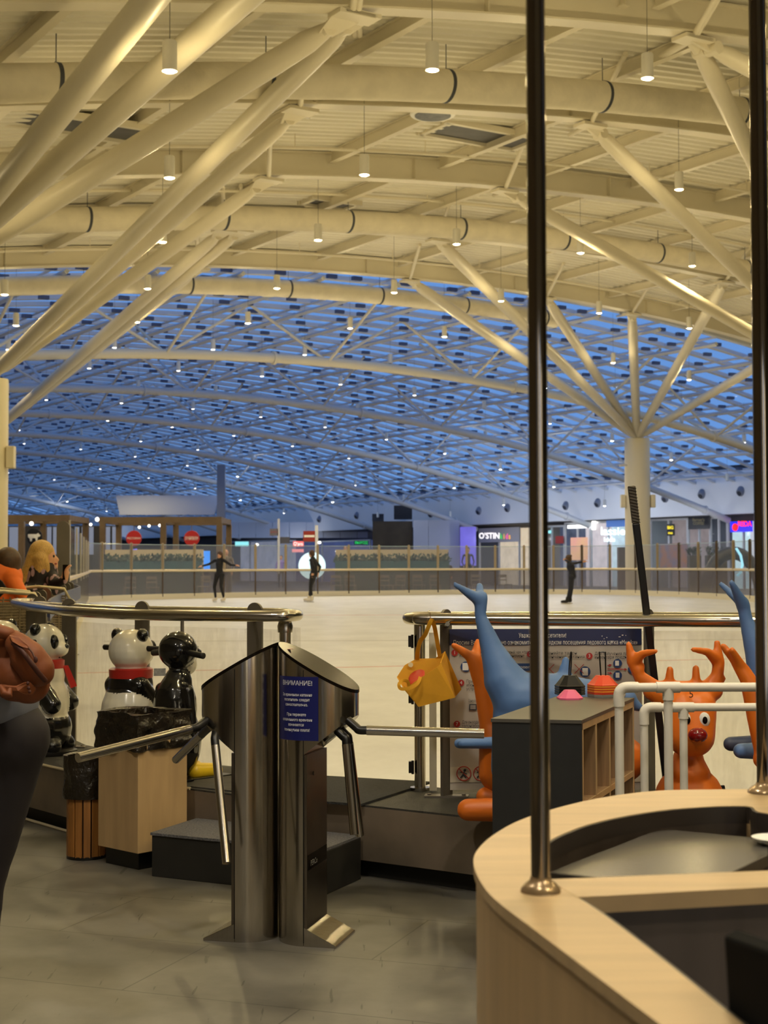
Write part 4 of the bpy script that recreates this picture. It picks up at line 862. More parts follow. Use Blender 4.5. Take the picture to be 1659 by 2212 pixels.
skater('skater in black side-on before the round glowing sign, hands at hips', b, PI*.88, dict(head=(.05, 0, 1.6), neck=(0, 0, 1.46), chest=(-.02, 0, 1.29), waist=(-.05, 0, 1.08), pelvis=(-.04, 0, .95), shL=(0, .16, 1.38), shR=(0, -.16, 1.38), elL=(-.15, .25, 1.16), wrL=(-.08, .17, .96), elR=(-.15, -.25, 1.16), wrR=(-.12, -.17, .96), hipL=(-.02, .08, .9), hipR=(-.02, -.08, .9), knL=(.05, .08, .52), anL=(.0, .08, .13), knR=(.1, -.08, .52), anR=(.18, -.08, .14)), HAIRD, BLKC)
b = PZ(1229, 1305, .1)
skater('small skater in navy with bun and raised arm, right part of the ice', b, PI*.95, dict(head=(.02, 0, 1.40), neck=(-.03, 0, 1.29), chest=(-.06, 0, 1.14), waist=(-.1, 0, .98), pelvis=(-.1, 0, .86), shL=(-.05, .15, 1.24), shR=(-.05, -.15, 1.24), elL=(.0, .32, 1.3), wrL=(.1, .1, 1.36), elR=(-.2, -.36, 1.26), wrR=(-.42, -.4, 1.3), hipL=(-.08, .08, .82), hipR=(-.08, -.08, .82), knL=(-.04, .06, .48), anL=(.05, .05, .13), knR=(-.08, -.1, .48), anR=(-.04, -.08, .14)), HAIRD, NAVC, bun=True, shoe=BLACKP)
# onlookers behind the glass
def stander(lab, px, Y, zh, cloth, hair, cloth2=None):
    x = P(px, 1200, Y).x; s_ = zh/1.72; t = thing('person', lab, 'person', (x, Y, 0)); B = Vector((x, Y, 0))
    def v(a, b, c): return B+Vector((a, b, c))*s_
    pr_ = [el(v(0, 0, 1.6), Vector((.08, .09, .115))*s_, 0), cap(v(0, 0, 1.5), v(0, 0, 1.42), .05, .06, 0), cap(v(-.16, 0, 1.38), v(.16, 0, 1.38), .07, .07, 1), cap(v(0, 0, 1.35), v(0, 0, 1.0), .15, .14, 1),
           cap(v(-.08, 0, .92), v(.08, 0, .92), .12, .12, 2), cap(v(.2, 0, 1.36), v(.27, 0, 1.08), .055, .045, 1), cap(v(.27, 0, 1.08), v(.2, -.12, .9), .045, .035, 1), cap(v(-.2, 0, 1.36), v(-.27, 0, 1.08), .055, .045, 1), cap(v(-.27, 0, 1.08), v(-.2, -.12, .9), .045, .035, 1),
           cap(v(.09, 0, .88), v(.1, 0, .48), .09, .06, 2), cap(v(.1, 0, .48), v(.1, .02, .08), .06, .045, 2), cap(v(-.09, 0, .88), v(-.1, 0, .48), .09, .06, 2), cap(v(-.1, 0, .48), v(-.1, .02, .08), .06, .045, 2),
           cap(v(.1, .02, .05), v(.1, -.14, .04), .05, .04, 2), cap(v(-.1, .02, .05), v(-.1, -.14, .04), .05, .04, 2)]
    pr_ += hand(v(.2, -.12, .9), (0, -.3, -1), (0, -1, 0), 0)+hand(v(-.2, -.12, .9), (0, -.3, -1), (0, -1, 0), 0)
    blob('body', pr_, [SKIN, cloth, cloth2 or BLKC], t, vox=.02, sm=3)
    blob('hair', [el(v(0, .03, 1.64), Vector((.095, .095, .1))*s_)], [hair], t, vox=.02, sm=2)
    mb = MB(); [mb.ell(v(k*.03, -.088, 1.6), .009) for k in (-1, 1)]; obj('eyes', mb, EYED, t)
stander('person in camouflage jacket and dark cap standing behind the glass at the pergola post', 489, 62.5, 2.0, mat('camo', (120, 100, 70), .7, col2=(60, 50, 38), scale=9), BLKC)
stander('dark-clothed person standing before the purple lit poster', 1011, 95, 2.4, NAVC, BLKC)
stander('seated-looking dark person behind the far glass right of the long planter', 966, 68, 1.55, BLKC, HAIRD)
stander('person in pale violet top in the middle distance below the grey sign', 607, 90, 1.9, mat('violet_cloth', (150, 130, 210), .6), HAIRD, NAVC)
stander('person in blue top in the distance above the long planter', 746, 92, 2.5, mat('blue_cloth', (60, 110, 210), .6), HAIRD)

# blonde woman with phone and brown-haired woman in orange, seated on the left
Y = 13.2; k_ = Y/F
def v3(px, py, dy=0): return P(px, py, Y+dy)
t = thing('person', 'woman with long blonde hair in dark patterned blouse holding up a phone', 'person', (v3(90, 1300).x, Y, 0))
PAT = mat('patterned_blouse', (24, 18, 24), .7)
nn_ = PAT.node_tree.nodes; ll_ = PAT.node_tree.links; vo = nn_.new('ShaderNodeTexVoronoi'); vo.inputs['Scale'].default_value = 13; tc_ = nn_.new('ShaderNodeTexCoord'); mp_ = nn_.new('ShaderNodeMapping'); mp_.inputs['Rotation'].default_value = (.2, .7, .4); mp_.inputs['Scale'].default_value = (1.6, 1, .8); ll_.new(tc_.outputs['Object'], mp_.inputs[0]); ll_.new(mp_.outputs[0], vo.inputs['Vector'])
rc = nn_.new('ShaderNodeValToRGB'); rc.color_ramp.elements[0].position = .36; rc.color_ramp.elements[0].color = (*s2l((170, 140, 148)), 1); rc.color_ramp.elements[1].position = .42; rc.color_ramp.elements[1].color = (*s2l((22, 16, 22)), 1); ll_.new(vo.outputs['Distance'], rc.inputs[0]); ll_.new(rc.outputs[0], nn_['Principled BSDF'].inputs['Base Color'])
hc = v3(97, 1204); R_ = k_
pr_ = [el(hc, (.092, .1, .12), 0), cap(hc+Vector((.06, 0, -.02)), hc+Vector((.075, 0, -.07)), .045, .04, 0), cap(hc+Vector((.1, 0, 0)), hc+Vector((.112, 0, -.02)), .012, .014, 0), cap(hc-UZ*.08, v3(90, 1228), .055, .06, 0),
       cap(v3(76, 1239), v3(104, 1239, .05), .08, .08, 1), cap(v3(88, 1240), v3(84, 1275), .15, .16, 1), cap(v3(84, 1275), v3(80, 1310), .17, .2, 1), cap(v3(104, 1240), v3(120, 1260, -.2), .065, .055, 1), cap(v3(120, 1260, -.2), v3(138, 1254, -.3), .052, .034, 1),
       cap(v3(70, 1240), v3(62, 1270, -.1), .065, .055, 1), cap(v3(62, 1270, -.1), v3(80, 1284, -.3), .05, .035, 1), cap(v3(84, 1310), v3(130, 1320, .1), .1, .08, 2), cap(v3(130, 1320, .1), Vector((v3(130, 1320).x, Y+.1, .08)), .07, .05, 2), cap(v3(72, 1312), v3(110, 1322, .25), .1, .08, 2), cap(v3(110, 1322, .25), Vector((v3(112, 1320).x, Y+.3, .08)), .07, .05, 2)]
pr_ += hand(v3(139, 1254, -.3), (.2, -.1, 1), (-1, 0, 0), 0, .15)
blob('body', pr_, [SKIN, PAT, BLKC], t, vox=.012, sm=3)
blob('hair', [el(hc+Vector((-.03, 0, .03)), (.115, .115, .125)), cap(hc+Vector((-.06, -.02, 0)), hc+Vector((-.16, -.07, -.26)), .095, .06), cap(hc+Vector((-.02, -.08, -.02)), hc+Vector((-.03, -.11, -.22)), .07, .035), cap(hc+Vector((-.1, -.02, -.05)), hc+Vector((-.24, -.04, -.27)), .07, .025), cap(hc+Vector((.02, -.09, -.05)), hc+Vector((.06, -.1, -.2)), .04, .02), cap(hc+Vector((-.05, .08, -.02)), hc+Vector((-.1, .08, -.22)), .07, .04)], [HAIRB], t, vox=.011, sm=3)
mb = MB(); mb.ell(hc+Vector((.082, -.035, .01)), .012); obj('eye', mb, EYED, t); mb = MB(); mb.ell(hc+Vector((.1, -.02, -.055)), (.012, .02, .008)); obj('mouth', mb, LIP, t)
mb = MB(); mb.box(v3(141, 1236, -.32), (.05, .012, .13), R=Matrix.Rotation(.9, 3, 'Z')); tag(obj('mobile_phone', mb, BLACKG, bev=.004), 'black mobile phone in the blonde woman’s raised hand', 'phone')
Y = 12.4
t = thing('person', 'woman with short brown hair and bright orange top leaning forward at left edge', 'person', (v3(-5, 1300).x, Y, 0))
ORC = mat('orange_cloth', (246, 120, 40), .7, var=.1, scale=9); hc = v3(17, 1218)
pr_ = [el(hc, (.095, .1, .115), 0), cap(hc-Vector((.02, 0, .06)), v3(4, 1236), .055, .06, 0), cap(v3(-6, 1246), v3(26, 1250, -.1), .085, .085, 1), cap(v3(4, 1248), v3(-6, 1300), .17, .2, 1), cap(v3(24, 1250, -.1), v3(44, 1282, -.2), .075, .06, 1), cap(v3(44, 1282, -.2), v3(62, 1300, -.3), .055, .035, 1), cap(v3(-8, 1250), v3(-26, 1290, -.1), .075, .06, 1), cap(v3(-26, 1290, -.1), v3(-10, 1310, -.3), .055, .035, 1), cap(v3(-6, 1310), v3(40, 1322, .2), .12, .08, 2), cap(v3(40, 1322, .2), Vector((v3(42, 1320).x, Y+.2, .08)), .07, .05, 2)]
pr_ += hand(v3(62, 1300, -.3), (.6, -.1, -1), (0, -1, 0), 0, .15)
blob('body', pr_, [SKIN, ORC, BLKC], t, vox=.012, sm=3)
blob('hair', [el(hc+Vector((.005, -.02, .015)), (.112, .112, .125)), cap(hc+Vector((.03, -.06, -.02)), hc+Vector((.06, -.05, -.09)), .06, .045)], [HAIRD], t, vox=.011, sm=3)
mb = MB(); mb.slab([v3(-12, 1244, -.28), v3(4, 1256, -.29), v3(16, 1274, -.3), v3(-12, 1300, -.3)], (0, .03, 0)); obj('vest', mb, BLKC, t)
# rattan armchairs
RAT = mat('rattan', (150, 134, 104), .7, var=.3, scale=50); CHF = mat('chair_tube', (196, 184, 150), .35, .5)
def rattan(lab, px, Y, rz):
    b = PZ(px, 1290, .9); x = P(px, 1290, Y).x; t = thing('rattan_chair', lab, 'chair', (x, Y, 0), 'rattan armchairs at the left edge'); B = Matrix.Translation((x, Y, 0)) @ Matrix.Rotation(rz, 4, 'Z')
    def v(a, b_, c): return B@Vector((a, b_, c))
    mb = MB(); mb.box(v(0, .0, .44), (.5, .48, .05), rz); obj('seat', mb, RAT, t, bev=.01)
    mb = MB()
    for i in range(22): mb.tube([v(-.22, -.24-.02*math.sin(i*.1), .66+i*.019), v(0, -.27, .66+i*.019), v(.22, -.24, .66+i*.019)], .0075, 5)
    for i in range(9): mb.tube([v(-.22+.055*i, -.262, .64), v(-.22+.055*i, -.262, 1.08)], .006, 5)
    obj('backrest', mb, RAT, t)
    mb = MB(); mb.tube([v(-.25, -.24, 0), v(-.25, -.26, 1.04), v(-.21, -.27, 1.12), v(0, -.29, 1.14), v(.21, -.27, 1.12), v(.25, -.26, 1.04), v(.25, -.24, 0)], .014, 10); obj('frame', mb, CHF, t, smooth=60)
    for k in (-1, 1): mb = MB(); mb.tube([v(k*.25, -.24, .66), v(k*.28, 0, .68), v(k*.26, .22, .64), v(k*.25, .24, 0)], .014, 10); obj('armrest', mb, CHF, t, smooth=60)
rattan('rattan armchair with pale tube frame nearest at the left edge', 6, 10.6, .25)
rattan('rattan armchair half hidden behind the nearest one, below the orange top', 40, 11.6, -.2)
rattan('rattan armchair beneath the blonde woman', 92, 13.0, .1)

# person with backpack at left edge, standing and bent forward to the left
Y = 4.55
t = thing('person', 'person in grey top and dark trousers bending away at the left edge, back turned', 'person', (v3(-40, 1900).x, Y, 0))
JK = mat('grey_jersey', (120, 122, 130), .85, var=.16, scale=9, bump=.4, bscale=14); TR = mat('charcoal_trousers', (34, 28, 30), .75, var=.2, scale=5)
# figure modelled as one continuous surface: legs, hips, torso leaning left, head, arms
hipL, hipR = v3(-45, 1600, .12), v3(22, 1592, 0)
body = [cap(v3(-8, 1560, .02), v3(-6, 1600, .0), .125, .135, 1), cap(hipR+Vector((.01, -.02, -.0)), v3(14, 1640), .115, .108, 1), cap(v3(14, 1640), v3(-16, 1830), .108, .072, 1), cap(v3(-16, 1830), v3(-36, 1920), .068, .06, 1), cap(v3(-36, 1920), Vector((v3(-48, 2000).x, Y+.02, .10)), .062, .048, 1),
        cap(v3(-52, 1620, .15), v3(-85, 1800, .1), .12, .08, 1), cap(v3(-85, 1800, .1), Vector((v3(-105, 2000).x, Y+.1, .1)), .075, .05, 1),
        cap(Vector((v3(-48, 2000).x, Y+.02, .05)), Vector((v3(-80, 2000).x, Y-.1, .045)), .05, .042, 2), cap(Vector((v3(-105, 2000).x, Y+.1, .05)), Vector((v3(-138, 2000).x, Y-.02, .045)), .05, .042, 2),
        cap(v3(-12, 1530), v3(-66, 1462, -.05), .125, .13, 1), cap(v3(-66, 1462, -.05), v3(-160, 1400, -.1), .13, .12, 1), cap(v3(-130, 1385, -.2), v3(-190, 1400, .1), .07, .07, 1),
        cap(v3(-160, 1390, -.1), v3(-200, 1370, -.12), .06, .055, 0), el(v3(-235, 1350, -.14), (.09, .09, .115), 0), cap(v3(-140, 1390, -.22), v3(-150, 1490, -.35), .055, .042, 1), cap(v3(-150, 1490, -.35), v3(-190, 1530, -.4), .04, .03, 0)]
body += hand(v3(-190, 1530, -.4), (-1, 0, -.1), (0, 0, 1), 0)
SKB = mat('shoe_dark', (22, 20, 20), .5)
blob('body', body, [SKIN, TR, SKB], t, vox=.014, sm=6)
blob('jersey', [cap(v3(-14, 1500, -.02), v3(-66, 1458, -.06), .138, .145), cap(v3(-30, 1508, -.03), v3(-14, 1480, -.04), .12, .105), cap(v3(-66, 1458, -.06), v3(-160, 1398, -.1), .145, .135), cap(v3(-130, 1385, -.2), v3(-190, 1400, .1), .085, .085), cap(v3(-140, 1390, -.22), v3(-150, 1486, -.35), .068, .055)], [JK], t, vox=.012, sm=6)
blob('hair', [el(v3(-236, 1342, -.14), (.105, .105, .12))], [HAIRD], t, vox=.014, sm=3)
RUST = mat('rust_leather', (122, 62, 22), .6, var=.2, scale=8, bump=.5, bscale=20); RUSTD = mat('rust_dark', (70, 30, 16), .6)
Yb = 4.30
def vb(px, py, dy=0): return P(px, py, Yb+dy)
t = thing('backpack', 'rust-orange leather backpack with dark zip worn by the person at left', 'backpack', vb(40, 1430))
blob('bag_body', [cap(vb(-30, 1395, .06), vb(6, 1385, .04), .045, .04), cap(vb(-10, 1425, .05), vb(36, 1460, .02), .075, .075), cap(vb(22, 1400, .03), vb(62, 1474, 0), .055, .062), cap(vb(36, 1462, .0), vb(80, 1476, 0), .06, .035), cap(vb(-30, 1400, .05), vb(0, 1440, .05), .06, .06), cap(vb(30, 1395, 0), vb(58, 1400, 0), .028, .022)], [RUST], t, vox=.009, sm=6)
blob('front_pocket', [cap(vb(38, 1392, -.06), vb(66, 1420, -.06), .036, .044), cap(vb(66, 1420, -.06), vb(92, 1455, -.05), .044, .034), cap(vb(60, 1420, -.05), vb(80, 1446, -.05), .05, .05)], [RUST], t, vox=.008, sm=6)
mb = MB(); mb.tube([vb(28, 1388, -.105), vb(46, 1404, -.12), vb(64, 1428, -.125), vb(82, 1452, -.115), vb(98, 1470, -.08)], .0075, 8); obj('zip', mb, RUSTD, t, smooth=60)
mb = MB(); mb.tube([vb(62, 1400, -.12), vb(70, 1410, -.14), vb(76, 1424, -.15)], .003, 6); mb.ell(vb(77, 1425, -.15), (.006, .004, .009)); obj('zip_pull', mb, RUSTD, t)
mb = MB(); mb.slab([vb(18, 1372, -.09), vb(40, 1376, -.1), vb(60, 1394, -.12), vb(64, 1406, -.12), vb(44, 1396, -.13), vb(26, 1386, -.12)], (0, .012, 0)); obj('flap', mb, RUST, t, bev=.004)
mb = MB(); mb.slab([vb(-8, 1478, -.12), vb(34, 1482, -.12), vb(52, 1474, -.11), vb(64, 1474, -.1), vb(78, 1488, -.08), vb(70, 1502, -.09), vb(52, 1500, -.11), vb(38, 1494, -.12), vb(-8, 1492, -.12)], (0, .014, 0)); obj('side_strap', mb, RUST, t, bev=.004)
mb = MB(); mb.tube([vb(2, 1484, -.13), vb(10, 1500, -.15), vb(20, 1500, -.15), vb(22, 1488, -.14)], [.008, .012, .012, .006], 8); obj('strap_loop', mb, RUST, t, smooth=60)
for x, y in ((60, 1476), (62, 1486), (64, 1494)): mb = MB(); mb.ell(vb(x, y, -.115), (.005, .004, .005)); obj('stud', mb, RUSTD, t)
mb = MB(); mb.tube([vb(-30, 1372, -.02), vb(-4, 1362, -.04), vb(20, 1370, -.04), vb(24, 1384, -.02)], .02, 8); obj('carry_handle', mb, RUST, t, smooth=60)
# ================================================================== STEP, MATS, BINS
DARKB = mat('dark_step', (40, 39, 36), .55, var=.3, scale=4)
CARP = mat('grey_carpet', (108, 108, 112), .95, var=.4, scale=120, bump=.6, bscale=260)
def quad_box(pts, z0, z1, mb=None, mi=0):
    mb = mb or MB(); return mb.prism(pts, z0, z1, mi)
SQ = [(-.985, 6.50), (-.24, 6.11), (-.10, 6.43), (-.835, 6.87)]
t = thing('step_box', 'black step box with grey carpet top in front of the rink gate', 'step', (-.55, 6.45, 0))
obj('box', quad_box(SQ, 0, .172), DARKB, t, bev=.003); obj('carpet', quad_box([(x*1.004-.002, y-.004) for x, y in SQ], .173, .184), CARP, t)
G = [PZ(666, 1740, .308), PZ(900, 1748, .308), PZ(985, 1707, .308), PZ(955, 1698, .308), PZ(720, 1678, .308), PZ(640, 1690, .308)]
mb = MB(); mb.prism([(p.x, p.y) for p in [PZ(600, 1727, .308), PZ(779, 1741, .308), PZ(932, 1692, .308), PZ(720, 1680, .308), PZ(600, 1673, .308)]], .307, .316)
tag(obj('rubber_mat', mb, mat('dark_mat', (50, 51, 52), .95, var=.3, scale=90, bump=.5, bscale=200)), 'dark textured mat on the platform in the gate opening', 'mat')
mb = MB(); mb.prism([(p.x, p.y) for p in [PZ(412, 1700, .308), PZ(512, 1711, .308), PZ(590, 1720, .308), PZ(590, 1690, .308), PZ(500, 1668, .308), PZ(440, 1650, .308)]], .307, .312)
tag(obj('rubber_mat', mb, mat('grey_mat', (70, 67, 62), .85, var=.25, scale=9)), 'flat grey mat on the platform left of the turnstile', 'mat')

# wooden bin cabinet with black bag
BAG = mat('black_bag', (34, 28, 20), .28, bump=1.0, bscale=42, var=.4, scale=7)
bf, bl, br_ = Vector((-1.06, 6.60, 0)), Vector((-1.268, 6.80, 0)), Vector((-.875, 6.80, 0)); bb = bl+br_-bf
t = thing('waste_bin', 'tall light-oak waste cabinet with black bag folded over its open top', 'waste bin', (bf+bb)/2)
def grow(k): c = (bf+bb)/2; return [tuple((c+(p-c)*k).xy) for p in (bf, br_, bb, bl)]
mb = MB(); mb.prism(grow(1), .075, .60); obj('cabinet', mb, OAK, t, bev=.002)
mb = MB(); mb.prism(grow(.82), 0.0, .076); obj('plinth', mb, BLACKP, t)
def bagwrap(ring_pts, z0, z1, amp, seed, name='bag', inner=.86, m_=BAG, dip=.12):
    """crumpled bag skirt round a closed ring, folded over the rim with a dark inside"""
    rnd = random.Random(seed); n_ = len(ring_pts); c = sum((Vector(p) for p in ring_pts), Vector((0, 0)))/n_; rows = []
    K = 20
    for k in range(K+1):
        u = k/K; z = z0+(z1-z0)*u; rows.append([(c+(Vector(p)-c)*(1.09+amp*.8*noise.noise(Vector((p[0]*19, p[1]*19, u*3+seed)))*(1.2-u*.6)), z+(.012*noise.noise(Vector((p[0]*9, p[1]*9, seed))) if k in (0, K) else 0)) for p in ring_pts])
    for k in range(6):
        u = k/5; rows.append([(c+(Vector(p)-c)*(inner-.05*u+amp*.5*noise.noise(Vector((p[0]*20, p[1]*20, u*3)))), z1-.004-dip*u) for p in ring_pts])
    vs = [(q.x, q.y, z) for r_ in rows for q, z in r_]; R_ = len(rows)
    fs = [(i*n_+j, i*n_+(j+1) % n_, (i+1)*n_+(j+1) % n_, (i+1)*n_+j) for i in range(R_-1) for j in range(n_)]+[tuple((R_-1)*n_+j for j in range(n_))]
    mb = MB(); mb.add(vs, fs); return mb
def ring(poly, n_=22):
    out = []
    for i in range(len(poly)):
        a_, b_ = Vector(poly[i]), Vector(poly[(i+1) % len(poly)]); out += [tuple(a_.lerp(b_, j/n_)) for j in range(n_)]
    return out
obj('bag', bagwrap(ring(grow(1.0)), .515, .672, .30, 2), BAG, t, smooth=35)
# slatted round bin
c = Vector((-1.345, 6.93, 0)); t = thing('waste_bin', 'round slatted wooden waste bin with black bag over its top half', 'waste bin', c)
SLAT = mat('slat_wood', (156, 104, 48), .5, var=.3, scale=6, stretch=(6, 6, .6))
for i in range(14):
    an = 2*PI*i/14; p = c+Vector((.082*math.cos(an), .082*math.sin(an), 0)); mb = MB(); mb.box(p+UZ*.225, (.031, .010, .43), an+PI/2); obj('slat', mb, SLAT, t, bev=.002)
mb = MB(); mb.lathe([(.074, .012), (.074, .43)], c, 24); mb.lathe([(.088, 0), (.088, .014)], c, 24); obj('liner', mb, BLACKP, t, smooth=40)
obj('bag', bagwrap([(c.x+.092*math.cos(2*PI*i/60), c.y+.092*math.sin(2*PI*i/60)) for i in range(60)], .27, .462, .22, 5), BAG, t, smooth=35)

# ================================================================== SKATING AIDS: pandas, penguin
PW = mat('panda_white', (232, 226, 206), .22, coat=.5, var=.05, scale=6); PB = mat('panda_black', (16, 16, 16), .16, coat=.6); SCARF = mat('scarf_red', (176, 40, 32), .3)
HANDLE = mat('grip_black', (22, 20, 18), .5)
def panda(lab, x, y, yaw):
    z = .306; t = thing('panda_skating_aid', lab, 'skating aid', (x, y, z), 'panda skating aids'); B = Matrix.Translation((x, y, z)) @ Matrix.Rotation(yaw, 4, 'Z')   # faces +x
    def v(a, b_, c_): return B@Vector((a, b_, c_))
    def paint(c_, i):
        q = B.inverted()@Vector(c_)
        if q.z > .475: return 0
        if i == 1: return 1
        fr = q.x/max(.02, math.hypot(q.x, q.y))
        if q.z > .41+.02*fr: return 1 if fr < .5 else 0
        return 1 if q.z < .20 else 0
        fr = q.x/ max(.02, math.hypot(q.x, q.y))
        band = .30+.10*max(-.6, -fr)+.02
        if q.z > .30-.14*abs(fr)+ (.0 if fr < .55 else .2): 
            return 1 if fr < .62 else 0
        return 1 if q.z < .15 else 0
    blob('body', [el(v(-.01, 0, .14), (.16, .16, .14)), el(v(-.01, 0, .28), (.142, .142, .19)), el(v(0, 0, .42), (.112, .112, .11)), el(v(.0, 0, .59), (.112, .116, .106)), el(v(.09, 0, .56), (.05, .055, .042)),
        cap(v(-.03, .075, .42), v(.10, .105, .27), .055, .05, 1), cap(v(-.03, -.075, .42), v(.10, -.105, .27), .055, .05, 1), cap(v(.03, .07, .06), v(.09, .08, .05), .06, .05), cap(v(.03, -.07, .06), v(.09, -.08, .05), .06, .05)], [PW, PB], t, vox=.008, sm=4, paint=paint)
    for k in (-1, 1):
        blob('ear', [el(v(-.01, k*.082, .665), (.03, .04, .036)), ], [PB], t, vox=.005, sm=2)
        mb = MB(); mb.ell(v(.082, k*.055, .60), (.028, .026, .04)); obj('eye_patch', mb, PB, t, smooth=60)
        mb = MB(); mb.ell(v(.1, k*.05, .613), .008); obj('eye', mb, WHITE, t, smooth=60)
        mb = MB(); mb.tube([v(.0, k*.09, .602), v(.0, k*.175, .602), v(.0, k*.178, .602)], [.014, .014, .012], 12); obj('handle', mb, HANDLE, t, smooth=50)
    mb = MB(); mb.ell(v(.13, 0, .575), (.016, .02, .014)); obj('nose', mb, PB, t, smooth=60)
    mb = MB(); mb.lathe([(.094, .455), (.106, .458), (.108, .50), (.096, .506)], (x, y, z), 28); mb.slab([v(.09, .03, .47), v(.105, .06, .47), v(.15, .075, .36), v(.13, .045, .35)], B.to_3x3()@Vector((.012, -.01, 0))); obj('scarf', mb, SCARF, t, smooth=40)
    mb = MB(); mb.lathe([(.15, 0), (.155, .01), (.155, .022), (.13, .03)], (x, y, z), 28, sx=1.15); obj('base', mb, mat('base_black', (26, 24, 22), .4), t, smooth=40)
    return t
panda('panda skating aid with red scarf beside the penguin, back to the camera', P(283, 1500, 7.5).x, 7.5, 1.0)
panda('panda skating aid with red scarf facing right, half hidden behind the backpack', P(95, 1500, 8.22).x, 8.22, -.25)
panda('panda skating aid seen only as a white head at the left edge', P(3, 1500, 8.75).x, 8.75, -.6)
# penguin
x, y, z = P(384, 1500, 7.25).x, 7.25, .306; yaw = .8
t = thing('penguin_skating_aid', 'glossy black penguin skating aid with yellow feet between bin and turnstile', 'skating aid', (x, y, z)); B = Matrix.Translation((x, y, z)) @ Matrix.Rotation(yaw, 4, 'Z')
def v(a, b_, c_): return B@Vector((a, b_, c_))
def pp(c_, i):
    q = B.inverted()@Vector(c_)
    return 1 if (q.x > .055 and abs(q.y) < .075 and .03 < q.z < .47) or (i == 1) else 0
blob('body', [el(v(-.02, 0, .18), (.13, .13, .19)), el(v(-.015, 0, .33), (.105, .11, .17)), el(v(0, 0, .45), (.07, .07, .08)), el(v(-.0, 0, .605), (.094, .09, .09)), cap(v(.05, 0, .60), v(.1, 0, .59), .055, .03), el(v(.06, 0, .535), (.045, .05, .05), 1), cap(v(-.02, .1, .42), v(-.02, .15, .18), .03, .022), cap(v(-.02, -.1, .42), v(-.02, -.15, .18), .03, .022), cap(v(-.12, 0, .08), v(-.17, 0, .03), .05, .02)], [PB, PW], t, vox=.008, sm=4, paint=pp)
for k in (-1, 1):
    mb = MB(); mb.tube([v(0, k*.085, .595), v(0, k*.19, .585), v(0, k*.193, .585)], [.015, .015, .012], 12); obj('handle', mb, HANDLE, t, smooth=50)
    mb = MB(); mb.ell(v(.085, k*.04, .62), .008); obj('eye', mb, WHITE, t, smooth=60)
    blob('foot', [cap(v(.06, k*.06, .035), v(.17, k*.075, .03), .042, .035)], [mat('foot_yellow', (226, 190, 34), .35)], t, vox=.006)
mb = MB(); mb.tube([v(.08, 0, .60), v(.135, 0, .59)], [.032, .01], 12); obj('beak', mb, PB, t, smooth=50)
mb = MB(); mb.box(v(.02, 0, .006), (.42, .26, .012), yaw); obj('sled_base', mb, BLACKP, t, bev=.004)
mb = MB(); a_ = P(332, 1443, 7.115); mb.box(P(345, 1452, 7.127), (.055, .004, .035), .2); obj('sticker', mb, mat('sticker_grey', (150, 150, 146), .4, var=.4, scale=60), t)

# ================================================================== DOLPHINS AND REINDEER
def dolphin(lab, Yd, dx=0, flip=False):
    t = thing('dolphin_skating_aid', lab, 'skating aid', P(1110+dx, 1700, Yd), 'blue dolphin skating aids')
    def d(px, py, dy=0): return P(px+dx, py, Yd+dy)
    k = Yd/F
    pr_ = [cap(d(1040, 1290, .0), d(1037, 1330), 15*k, 13*k), cap(d(1037, 1330), d(1062, 1400), 13*k, 25*k), cap(d(1062, 1400), d(1090, 1470), 25*k, 46*k), cap(d(1090, 1470), d(1120, 1510), 46*k, 58*k), cap(d(1120, 1510), d(1200, 1512), 58*k, 58*k), cap(d(1200, 1512), d(1280, 1518), 58*k, 50*k), cap(d(1280, 1518), d(1350, 1510), 50*k, 26*k), cap(d(1350, 1510), d(1384, 1530), 22*k, 9*k),
           cap(d(1036, 1296), d(984, 1264, -.06), 15*k, 6*k), cap(d(1010, 1278, -.03), d(982, 1262, -.06), 9*k, 6*k), cap(d(1036, 1300), d(1036, 1264, .07), 14*k, 8*k),
           cap(d(1222, 1470), d(1222, 1424), 16*k, 8*k), cap(d(1212, 1470), d(1216, 1440), 12*k, 8*k),
           cap(d(1110, 1540), d(1110, 1660), 46*k, 50*k), cap(d(1280, 1540), d(1270, 1660), 40*k, 44*k)]
    blob('body', pr_, [BLUE], t, vox=.009, sm=6)
    for dy, lab2 in ((-.16, 0), (.12, 1)):
        blob('flipper', [cap(d(1075, 1604, dy), d(992, 1606, dy), 13*k, 11*k), cap(d(1075, 1604, dy-.05), d(998, 1606, dy-.03), 12*k, 9*k)], [BLUE], t, vox=.006, sm=3)
    mb = MB(); mb.box(d(1180, 1600)+Vector((0, 0, 0))-UZ*(d(1180, 1600).z-.318), (.50, .3, .02)); obj('base', mb, BLUE, t, bev=.008)
    for dy in (-1, 1): mb = MB(); mb.ell(d(1345, 1500, dy*.05), .012); obj('eye', mb, WHITE, t, smooth=60)
dolphin('blue dolphin skating aid with raised tail behind the dark shelf unit', 6.2)
